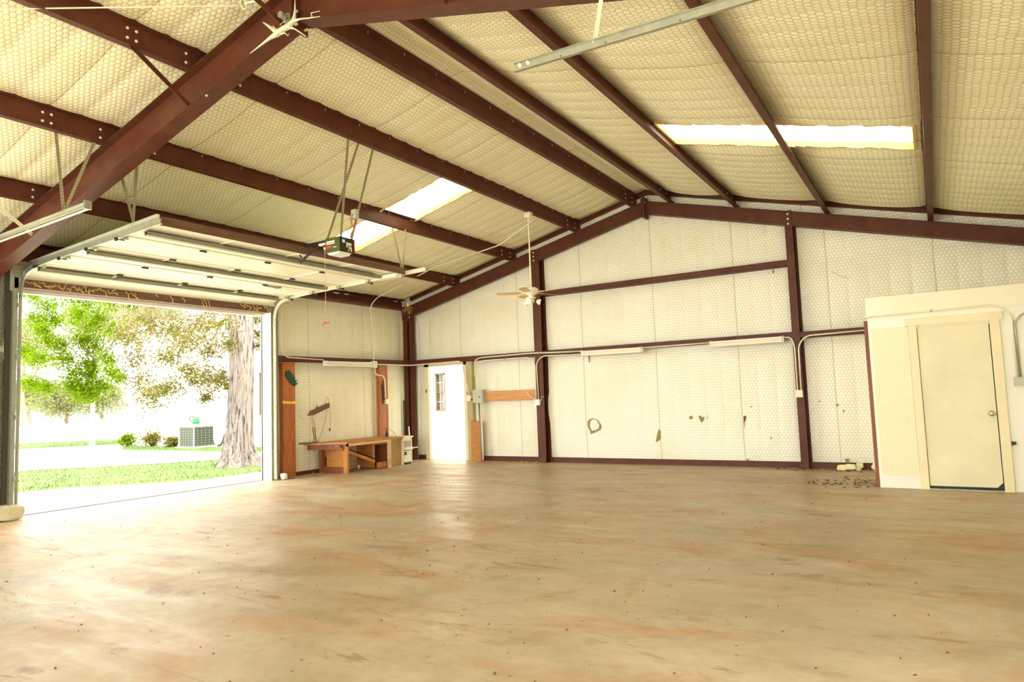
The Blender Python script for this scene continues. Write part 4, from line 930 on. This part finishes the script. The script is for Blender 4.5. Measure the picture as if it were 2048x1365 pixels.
# ------------------------------------------------------------ ridge hardware, cobwebs, nest, stone, litter
def F(px, py, y=-8.74): return P(px, py, 'y', y)
one('brace_rod', MB().tube([(6.0, -8.66, 4.86), (5.68, -8.72, 4.88)], .010, 8).tube([(5.66+.035*math.cos(a), -8.72-.02*math.sin(a), 4.88+.035*math.sin(a)) for a in [i*math.pi/6 for i in range(13)]], .006, 6)
    .tube([(5.62, -8.74, 4.87), (4.44, -10.07, 4.60), (3.6, -11.0, 4.40)], .006, 6), M_cond, 'thin pale brace rod with a ring end beside the big frame ridge', 'rod')
m = MB()
for pl, r in ((((527, 45), (545, 58), (556, 66), (566, 58), (578, 52), (588, 40), (590, 20), (590, 0)), (.006, .016, .030, .024, .026, .020, .008, .003)),
              (((556, 66), (540, 76), (522, 90), (500, 107)), (.028, .014, .008, .003)), (((546, 52), (552, 62), (558, 68)), (.004, .014, .02)),
              (((588, 42), (600, 38), (618, 36), (640, 33)), (.016, .007, .005, .003)), (((578, 54), (590, 58), (602, 66), (612, 73)), (.014, .006, .005, .004)),
              (((560, 68), (570, 66), (576, 72), (578, 66)), (.010, .005, .003, .002)), (((560, 50), (566, 44), (570, 38)), (.003, .002, .001)), (((624, 33), (622, 26), (640, 22)), (.008, .004, .002))):
    m.tube([F(a, b, -8.70) for a, b in pl], list(r), 6)
one('cobweb', m, M_web, 'dusty grey cobweb clotted around the ridge joint of the big frame', 'cobweb', kind='stuff')
one('eye_bolt', MB().cyl((6.17, -8.66, 4.60), .05, .02, (0, -1, 0), 6).cyl((6.17, -8.70, 4.60), .028, .05, (0, -1, 0), 10), M_galv, 'big nut at the ridge joint of the large frame, behind the cobweb', 'bolt')
m = MB()
for _ in range(150):
    a = random.random()*6.28; e = random.uniform(-.9, 1.0); d = Vector((math.cos(a), math.sin(a), e)).normalized(); c_ = Vector((.24, -.30, 3.50))+Vector((random.gauss(0, .035), random.gauss(0, .03), random.gauss(0, .03)))
    m.tube([c_, c_+d*random.uniform(.05, .11)+Vector((0, 0, -.02))], .004, 3)
one('bird_nest', m, M_nest, 'straw bird nest tucked in the top corner above the corner column', 'nest', kind=None)
def rock(c_, s_, seed, n=10):
    rr = random.Random(seed); m = MB(); k = len(m.v)
    for i in range(n+1):
        th = math.pi*i/n
        for j in range(2*n):
            ph = math.pi*j/n; d = Vector((math.sin(th)*math.cos(ph), math.sin(th)*math.sin(ph), math.cos(th)))
            q = Vector([math.copysign(abs(t)**.45, t) for t in d]); f = 1+rr.uniform(-.08, .08)+.08*math.sin(3*ph+seed)*math.sin(2*th)
            m.v.append(Vector(c_)+Vector((q.x*s_[0], q.y*s_[1], q.z*s_[2]))*f)
    for i in range(n):
        for j in range(2*n): j2 = (j+1) % (2*n); m.f.append((i*2*n+j, (i+1)*2*n+j, (i+1)*2*n+j2, i*2*n+j2))
    return m
one('stone', rock((.20, -8.30, .10), (.15, .20, .10), 3), M_stone, 'rough tan block of stone at the foot of the left doorway jamb', 'stone', smooth=False)
t_ = one('stone', rock((.30, -3.92, .06), (.06, .05, .055), 8, 7), M_white, 'small white lump of rubble at the foot of the garage track by the pine board', 'stone')
def scatter(name, n, boxes, size, mat, label, cat, kind='stuff', h=.4):
    m = MB()
    for _ in range(n):
        x0, x1, y0, y1 = random.choice(boxes); x, y = random.uniform(x0, x1), random.uniform(y0, y1); a = random.random()*3.14; s_ = random.uniform(*size)
        ex = Vector((math.cos(a), math.sin(a), random.uniform(-.1, .4)))*s_; ey = Vector((-math.sin(a), math.cos(a), random.uniform(-.1, .3)))*s_*random.uniform(.25, .8)
        m.obox((x, y, .001), ex, ey, (0, 0, s_*h*random.uniform(.2, .8)))
    return one(name, m, mat, label, cat, kind=kind)
M_leafl = simple('dry_leaf_litter', (.34, .22, .09), .9, 0, .5, 3)
M_dirt = simple('dark_dirt_crumbs', (.13, .06, .025), .95, 0, .4, 3)
scatter('floor_debris', 520, [(-0, 12, -9.5, -.3), (2, 10, -8, -3), (4, 12, -11.5, -7)], (.004, .015), M_dirt, 'dark crumbs and droppings scattered all over the concrete floor', 'debris', h=.5)
scatter('floor_debris', 60, [(1, 9.7, -10.5, -2.4)], (.010, .028), M_leafl, 'dry leaf scraps lying here and there on the concrete floor', 'debris')
scatter('leaf_litter', 300, [(2.9, 3.7, -.42, -.2), (3.2, 3.9, -.32, -.22), (.1, .8, -1.1, -.3), (.1, .5, -3.8, -2.9), (.12, .8, -2.8, -1.7)], (.015, .05), M_leafl, 'dry leaves blown against the foot of both walls near the corner', 'leaf litter')
scatter('dirt_streaks', 200, [(8.9, 9.8, -2.3, -1.6), (9.3, 9.9, -2.0, -1.2), (8.2, 9.5, -.5, -.2)], (.012, .045), M_dirt, 'dark dirt crumbs gathered at the outer corner of the office', 'debris', h=.25)
M_scrap = simple('yellow_white_insulation_scrap', (.84, .76, .45), .95, 0, .25, 18)
for k, (x, y, sx) in enumerate(((9.32, -.26, .20), (9.72, -.30, .17))):
    m = MB()
    for q in range(9):
        r_ = rock((x+random.uniform(-sx, sx)*.8, y+random.uniform(-.05, .05), random.uniform(.025, .09)), (random.uniform(.04, .08), .045, random.uniform(.025, .045)), q+k*11, 5)
        n0 = len(m.v); m.v += r_.v; m.f += [tuple(n0+i for i in f_) for f_ in r_.f]
    one('insulation_scrap', m, M_scrap, ('crumpled yellow insulation scrap on the floor under the gable wall' if k == 0 else 'crumpled pale insulation scrap tight against the office corner'), 'scrap')

# ------------------------------------------------------------ outdoors
GZ_ = -.13
def brick():
    k = N('whitewashed_brick'); tc = k.n('ShaderNodeTexCoord').outputs['Object']; sp = k.n('ShaderNodeSeparateXYZ', {0: tc}).outputs
    cv = k.n('ShaderNodeCombineXYZ', {0: sp[0], 1: sp[2]}).outputs[0]
    b = k.n('ShaderNodeTexBrick', {'Vector': cv, 'Color1': (.80, .77, .70, 1), 'Color2': (.74, .68, .58, 1), 'Mortar': (.66, .62, .54, 1), 'Scale': 1.0, 'Mortar Size': .012, 'Brick Width': .40, 'Row Height': .13})
    f = k.noise(2.2, 4, tc); col = k.mix(k.ramp(f, [(.62, 0.0), (.74, .6)]), b.outputs['Color'], (.55, .40, .27)); return k.base(col, .85)
M_brick = brick()
HY = 4.05; t = thing('house', 'long white brick house wall across the yard, seen through both doorways', 'house', (-6, HY, GZ_))
part('wall', MB().box(-19.0, -10.75, HY, HY+.25, GZ_, 4.7).box(-10.75, -9.65, HY, HY+.25, GZ_, 1.0).box(-10.75, -9.65, HY, HY+.25, 2.60, 4.7).box(-9.65, -2.46, HY, HY+.25, GZ_, 4.7).box(-2.46, -2.06, HY, HY+.25, GZ_, 1.0).box(-2.46, -2.06, HY, HY+.25, 2.16, 4.7).box(-2.06, 9, HY, HY+.25, GZ_, 4.7).box(-19, -18.75, HY+.25, HY+8, GZ_, 4.7), M_brick, t)
part('roof', MB().prism([(-.5, 4.7), (8.5, 4.7), (4, 6.4)], (-19.4, HY, 0), (28.8, 0, 0), (0, 1, 0), (0, 0, 1)), M_shell, t)
M_glass = simple('dark_window_glass', (.09, .09, .06), .1)
M_shut = simple('tan_window_reveal', (.11, .08, .04), .7)
for (x0, x1, z0, z1) in ((-10.75, -9.65, 1.0, 2.6), (-2.46, -2.06, 1.0, 2.16)):
    wd = part('window', MB().box(x0, x0+.04, HY+.02, HY+.2, z0, z1).box(x1-.07, x1, HY+.02, HY+.2, z0, z1).box(x0, x1, HY+.02, HY+.2, z1-.04, z1).box(x0, x1, HY-.03, HY+.2, z0, z0+.04).box(x0, x1, HY+.06, HY+.1, (z0+z1)/2-.02, (z0+z1)/2+.02), M_shut, t)
    m = MB()
    for k in (1, 2): m.box(x0+(x1-x0)*k/3-.008, x0+(x1-x0)*k/3+.008, HY+.09, HY+.10, z0, z1)
    for k in (1, 3): m.box(x0, x1, HY+.09, HY+.10, z0+(z1-z0)*k/4-.008, z0+(z1-z0)*k/4+.008)
    part('muntins', m, M_white, wd); part('pane', MB().box(x0, x1, HY+.11, HY+.115, z0, z1), M_glass, wd)
# air conditioner
def grille():
    k = N('slatted_coil_grille'); tc = k.n('ShaderNodeTexCoord').outputs['Object']; z = k.n('ShaderNodeSeparateXYZ', {0: tc}).outputs
    a = k.math('GREATER_THAN', k.math('SINE', k.math('MULTIPLY', z[2], 2*math.pi/.09)), .86); b = k.math('GREATER_THAN', k.math('SINE', k.math('MULTIPLY', k.math('ADD', z[0], z[1]), 2*math.pi/.16)), .93)
    return k.base(k.mix(k.math('MAXIMUM', a, b), (.014, .022, .012), (.09, .11, .07)), .6)
ax0, ax1, ay0, ay1 = -13.65, -12.75, 2.75, 3.55
t = thing('air_conditioner', 'square outdoor air conditioner with dark grille beside the white house', 'air conditioner', (-13.2, 3.15, GZ_))
part('base', MB().box(ax0-.1, ax1+.1, ay0-.1, ay1+.1, GZ_, -.06), M_white, t); part('grille', MB().box(ax0, ax1, ay0, ay1, -.05, .66), grille(), t)
part('top', MB().box(ax0-.03, ax1+.03, ay0-.03, ay1+.03, .66, .74), M_white, t, 'pale top cover'); part('fan_guard', MB().lathe([(.36, 0), (.33, .03), (.1, .05)], ((ax0+ax1)/2, (ay0+ay1)/2, .74), 20), M_galvd, t)
part('corner_post', MB().box(ax1-.01, ax1+.015, ay0-.015, ay0+.02, -.05, .7), M_white, t); part('corner_post', MB().box(ax0-.02, ax0+.02, ay0-.02, ay0+.03, -.05, .7), M_white, t)
t = thing('watering_can', 'small green watering can standing on the air conditioner', 'watering can', (-13.2, 3.1, .79))
part('body', MB().lathe([(.13, 0), (.14, .05), (.12, .16), (.06, .22), (.04, .24)], (-13.15, 3.1, .79), 14), simple('bright_green_plastic', (.005, .14, .04), .4), t)
part('handle', MB().tube([(-13.27, 3.05, .84), (-13.40, 3.0, .92), (-13.36, 3.0, 1.06), (-13.2, 3.08, 1.02)], .02, 6), M_black, t)
part('cap', MB().cyl((-13.08, 3.1, 1.0), .035, .12), simple('orange_cap', (.75, .30, .12), .5), t)
t = thing('meter_box', 'pale utility box on the house wall right of the air conditioner', 'utility box', (-12.2, HY-.1, .2))
part('box', MB().box(-12.6, -12.2, HY-.18, HY-.01, .2, .85), M_shell, t)
def Hh(px, py): return P(px, py, 'y', 3.75)
one('black_hose', MB().tube([Hh(425, 880), Hh(426, 889), Hh(432, 892)], .045, 8).tube([Hh(435, 892), Hh(441, 891), Hh(446, 884), Hh(449, 872), Hh(453, 867)], .04, 8).tube([Hh(457, 862), Hh(460, 857)], .03, 6), M_black, 'black insulated hose curving from the air conditioner to the house', 'hose')

def leafmat(name, a, b, c_):
    k = N(name); g = k.n('ShaderNodeObjectInfo'); f = k.noise(2.2, 3); h = k.noise(17, 2)
    col = k.mix(f, a, b); col = k.mix(k.ramp(h, [(.45, 0.0), (.75, .8)]), col, c_)
    d = k.n('ShaderNodeBsdfDiffuse', {0: col}); tr = k.n('ShaderNodeBsdfTranslucent', {0: col}); mx = k.n('ShaderNodeMixShader', {0: .35, 1: d.outputs[0], 2: tr.outputs[0]})
    k.t.links.new(mx.outputs[0], k.out.inputs[0]); return k.m
M_jun = leafmat('bright_juniper_green', (.060, .150, .001), (.13, .21, .003), (.17, .19, .015))
M_olive = leafmat('olive_leaf', (.085, .090, .012), (.15, .14, .03), (.17, .12, .04))
M_pale = leafmat('pale_grey_green_leaf', (.16, .19, .07), (.24, .26, .11), (.26, .24, .12))
M_twig = simple('bleached_twig', (.20, .15, .11), .9, 0, .2)
LD = 2.2
def at(px, py, d): return CAM + (CF + CR*((px-1024)/FPX) + CU*((682.5-py)/FPX))*d
def leaves(m, c_, rad, n, ls, flat=1.0):
    n = int(n*LD); ls *= 1.25
    for _ in range(n):
        d = Vector((random.gauss(0, .62), random.gauss(0, .62), random.gauss(0, .62)))
        p = c_+Vector((d.x*rad, d.y*rad, d.z*rad*flat)); l = random.uniform(.6, 1.3)*ls
        u = Vector((random.gauss(0, 1), random.gauss(0, 1), random.gauss(0, .8))).normalized(); v_ = u.orthogonal().normalized(); q = Matrix.Rotation(random.random()*6.28, 3, u) @ v_
        m.poly([p-u*l, p+q*l*.35, p+u*l, p-q*l*.35])
def limb(m, a, b, r0, r1, wob=.1, n=7):
    a, b = Vector(a), Vector(b); pts = [a.lerp(b, i/n)+Vector((random.gauss(0, wob), random.gauss(0, wob), random.gauss(0, wob)))*(0 < i < n) for i in range(n+1)]
    m.tube(pts, [r0+(r1-r0)*i/n for i in range(n+1)], 6); return pts
# big cedar trunk by the doorway
def barkm():
    k = N('stringy_grey_bark'); f = k.noise(2.4, 8, k.coord((5, 5, .45)), .7, 1.8); g = k.noise(1.2, 3)
    col = k.mix(k.ramp(f, [(.40, 0.0), (.52, 1.0)]), (.022, .013, .011), (.26, .215, .20)); col = k.mix(k.ramp(g, [(.5, 0.0), (.8, .5)]), col, (.17, .12, .06)); k.bump(f, .9, .06); return k.base(col, .9)
tx, ty = -4.25, -1.52; t = thing('cedar_tree', 'thick twisted grey cedar trunk with leafy branches just outside the garage doorway', 'tree', (tx, ty, GZ_))
m = MB(); ns = 48; rings = []
for i in range(44):
    z = GZ_-.02+7.0*i/43; rings.append(len(m.v)); base_r = .265+.25*math.exp(-(z-GZ_)/.32)+.04*math.exp(-(z)/2.2)
    for j in range(ns):
        a = 2*math.pi*j/ns; tw = a+.25*z; r_ = base_r*(1+.10*math.sin(5*tw)+.05*math.sin(11*tw+1.2)+.035*math.sin(19*tw+.5*z)+(.10*math.exp(-(z-GZ_)/.5))*math.sin(7*a+.6))
        m.v.append(Vector((tx+.05*math.sin(z*.6)+r_*math.cos(a), ty+r_*math.sin(a), z)))
for i in range(43):
    for j in range(ns): j2 = (j+1) % ns; m.f.append((rings[i]+j, rings[i]+j2, rings[i+1]+j2, rings[i+1]+j))
part('trunk', m, barkm(), t, smooth=True); CEDAR = t
lm, bm_ = MB(), MB(); top = Vector((tx, ty, 4.3))
spots = [(400, 655, .45), (440, 645, .4), (372, 690, .38), (420, 700, .3), (350, 660, .4), (345, 775, .28), (300, 795, .3), (282, 765, .32), (268, 720, .3), (320, 780, .22), (408, 752, .28), (432, 765, .25), (455, 773, .2), (412, 795, .18), (392, 762, .25), (378, 740, .18), (445, 752, .16), (512, 640, .14), (518, 690, .14), (515, 668, .10), (300, 645, .4), (255, 675, .35), (335, 715, .25), (460, 690, .2)]
last = None
for (px_, py_, r_) in spots:
    c_ = at(px_, py_, 16.6+random.uniform(-1, 1.2)); leaves(lm, c_, r_, int(560*r_), .040, .8)
    s0 = top+Vector((random.uniform(-.2, .2), random.uniform(-.2, .2), random.uniform(-.6, 1.0))); mid = s0.lerp(c_, .5)+Vector((0, 0, .7))
    limb(bm_, s0, mid, .035, .016, .06, 4); limb(bm_, mid, c_, .016, .005, .06, 6)
    for _ in range(5): limb(bm_, c_+Vector((random.gauss(0, .1), random.gauss(0, .1), .1)), c_+Vector((random.gauss(0, r_), random.gauss(0, r_), random.gauss(0, r_))), .006, .002, .03, 4)
part('branches', bm_, M_twig, t); part('foliage', lm, M_olive, t)
# bright juniper with slim pale trunk
bp_ = P(184, 893, 'z', GZ_); t = thing('juniper_tree', 'bright green juniper on a slim white trunk at the left of the yard', 'tree', bp_)
D0 = (bp_-CAM).dot(CF)
part('trunk', MB().tube([bp_, bp_+Vector((0, 0, 1.4)), bp_+Vector((.05, 0, 3.0)), bp_+Vector((0, 0, 5.2))], [.11, .09, .07, .04], 8), M_white, t, 'slim white trunk')
lm, bm_ = MB(), MB()
for (px_, py_, r_) in ((66, 590, .42), (72, 640, .36), (95, 612, .40), (112, 640, .30), (85, 660, .3), (140, 585, .38), (172, 600, .45), (155, 630, .4), (178, 655, .55), (205, 640, .45), (190, 690, .5), (165, 680, .3), (235, 660, .4), (262, 612, .35), (290, 590, .35), (318, 612, .4), (345, 630, .3), (120, 690, .32), (100, 680, .3), (75, 720, .35), (52, 705, .35), (130, 720, .4), (150, 745, .35), (178, 730, .4), (182, 750, .35), (165, 785, .45), (145, 770, .35), (200, 770, .4), (222, 745, .3), (215, 720, .3), (60, 765, .4), (90, 775, .35), (230, 605, .4), (180, 790, .35), (205, 570, .5), (120, 565, .5), (250, 570, .5), (240, 755, .25)):
    c_ = at(px_, py_, D0-1.8+random.uniform(-1.3, 1.3)); leaves(lm, c_, r_, int(620*r_), .060, .8); limb(bm_, bp_+Vector((0, 0, random.uniform(2.2, 5.0))), c_, .03, .008, .1, 6)
part('branches', bm_, M_twig, t); part('foliage', lm, M_jun, t)
# dead grey branches between the two
m = MB()
for _ in range(260):
    a = at(random.uniform(225, 410), random.uniform(560, 660), 20.5+random.uniform(-1, 1)); d = Vector((random.gauss(0, .6), random.gauss(0, .4), random.uniform(-1.6, .1))); limb(m, a, a+d*random.uniform(.5, 1.1), random.uniform(.006, .016), .003, .05, 6)
for (a, b, c_) in (((300, 580), (300, 650), (270, 720)), ((340, 590), (305, 640), (318, 690)), ((420, 620), (380, 650), (368, 700)), ((250, 560), (300, 600), (350, 660)), ((445, 640), (430, 670), (460, 700))):
    m.tube([at(*a, 20), at(*b, 20), at(*c_, 20)], [.03, .022, .008], 6)
limb(m, (tx, ty, 5.2), at(330, 570, 20), .06, .03, .1, 8)
part('dead_twigs', m, M_twig, CEDAR, 'bleached bare twigs')
# background trees behind the far lawn
bgs = [(48, 680, 4.2, 85, 'pale grey green tree at the far left edge of the doorway'), (60, 790, 3.6, 95, 'low olive tree beyond the far lawn at the left'), (135, 800, 3.4, 92, 'olive tree behind the slim white trunk'), (205, 795, 3.2, 98, 'olive tree just left of the white house corner'), (285, 640, 3.6, 88, 'hazy green tree top above the corner of the white house'), (190, 640, 4.5, 100, 'tall hazy tree far behind the bright juniper')]
for (px_, py_, r_, D, lab) in bgs:
    c_ = at(px_, py_, D); g_ = Vector((c_.x, c_.y, GZ_)); t = thing('oak_tree', lab, 'tree', g_)
    tm = MB(); limb(tm, g_, c_, .3, .1, .1, 6); lm = MB()
    for _ in range(30):
        q = c_+Vector((random.gauss(0, r_*.5), random.gauss(0, r_*.5), random.gauss(-.1, r_*.36))); q.z = max(q.z, 1.4); leaves(lm, q, r_*.42, 130, .15, .8); limb(tm, c_-Vector((0, 0, r_*.3)), q, .07, .02, .08, 4)
    part('trunk', tm, M_twig, t); part('foliage', lm, M_pale, t)
for k, (px_, py_, r_, lab) in enumerate(((255, 888, .34, 'low rounded green bush at the left foot of the white house'), (312, 881, .40, 'taller yellow green bush left of the air conditioner'), (361, 884, .26, 'small green bush tight against the air conditioner'))):
    b_ = P(px_, 894, 'z', GZ_); b_.y = min(b_.y, HY-.85); t = thing('bush', lab, 'bush', b_); lm, sm = MB(), MB()
    c_ = Vector((b_.x, b_.y, GZ_+r_*.8))
    leaves(lm, c_, r_*.80, 500, .045, .8)
    for _ in range(14): limb(sm, b_, c_+Vector((random.gauss(0, r_*.6), random.gauss(0, r_*.6), random.gauss(.1, r_*.4))), .012, .004, .02, 4)
    part('foliage', lm, M_jun if k == 0 else M_olive, t); part('stems', sm, M_twig, t)
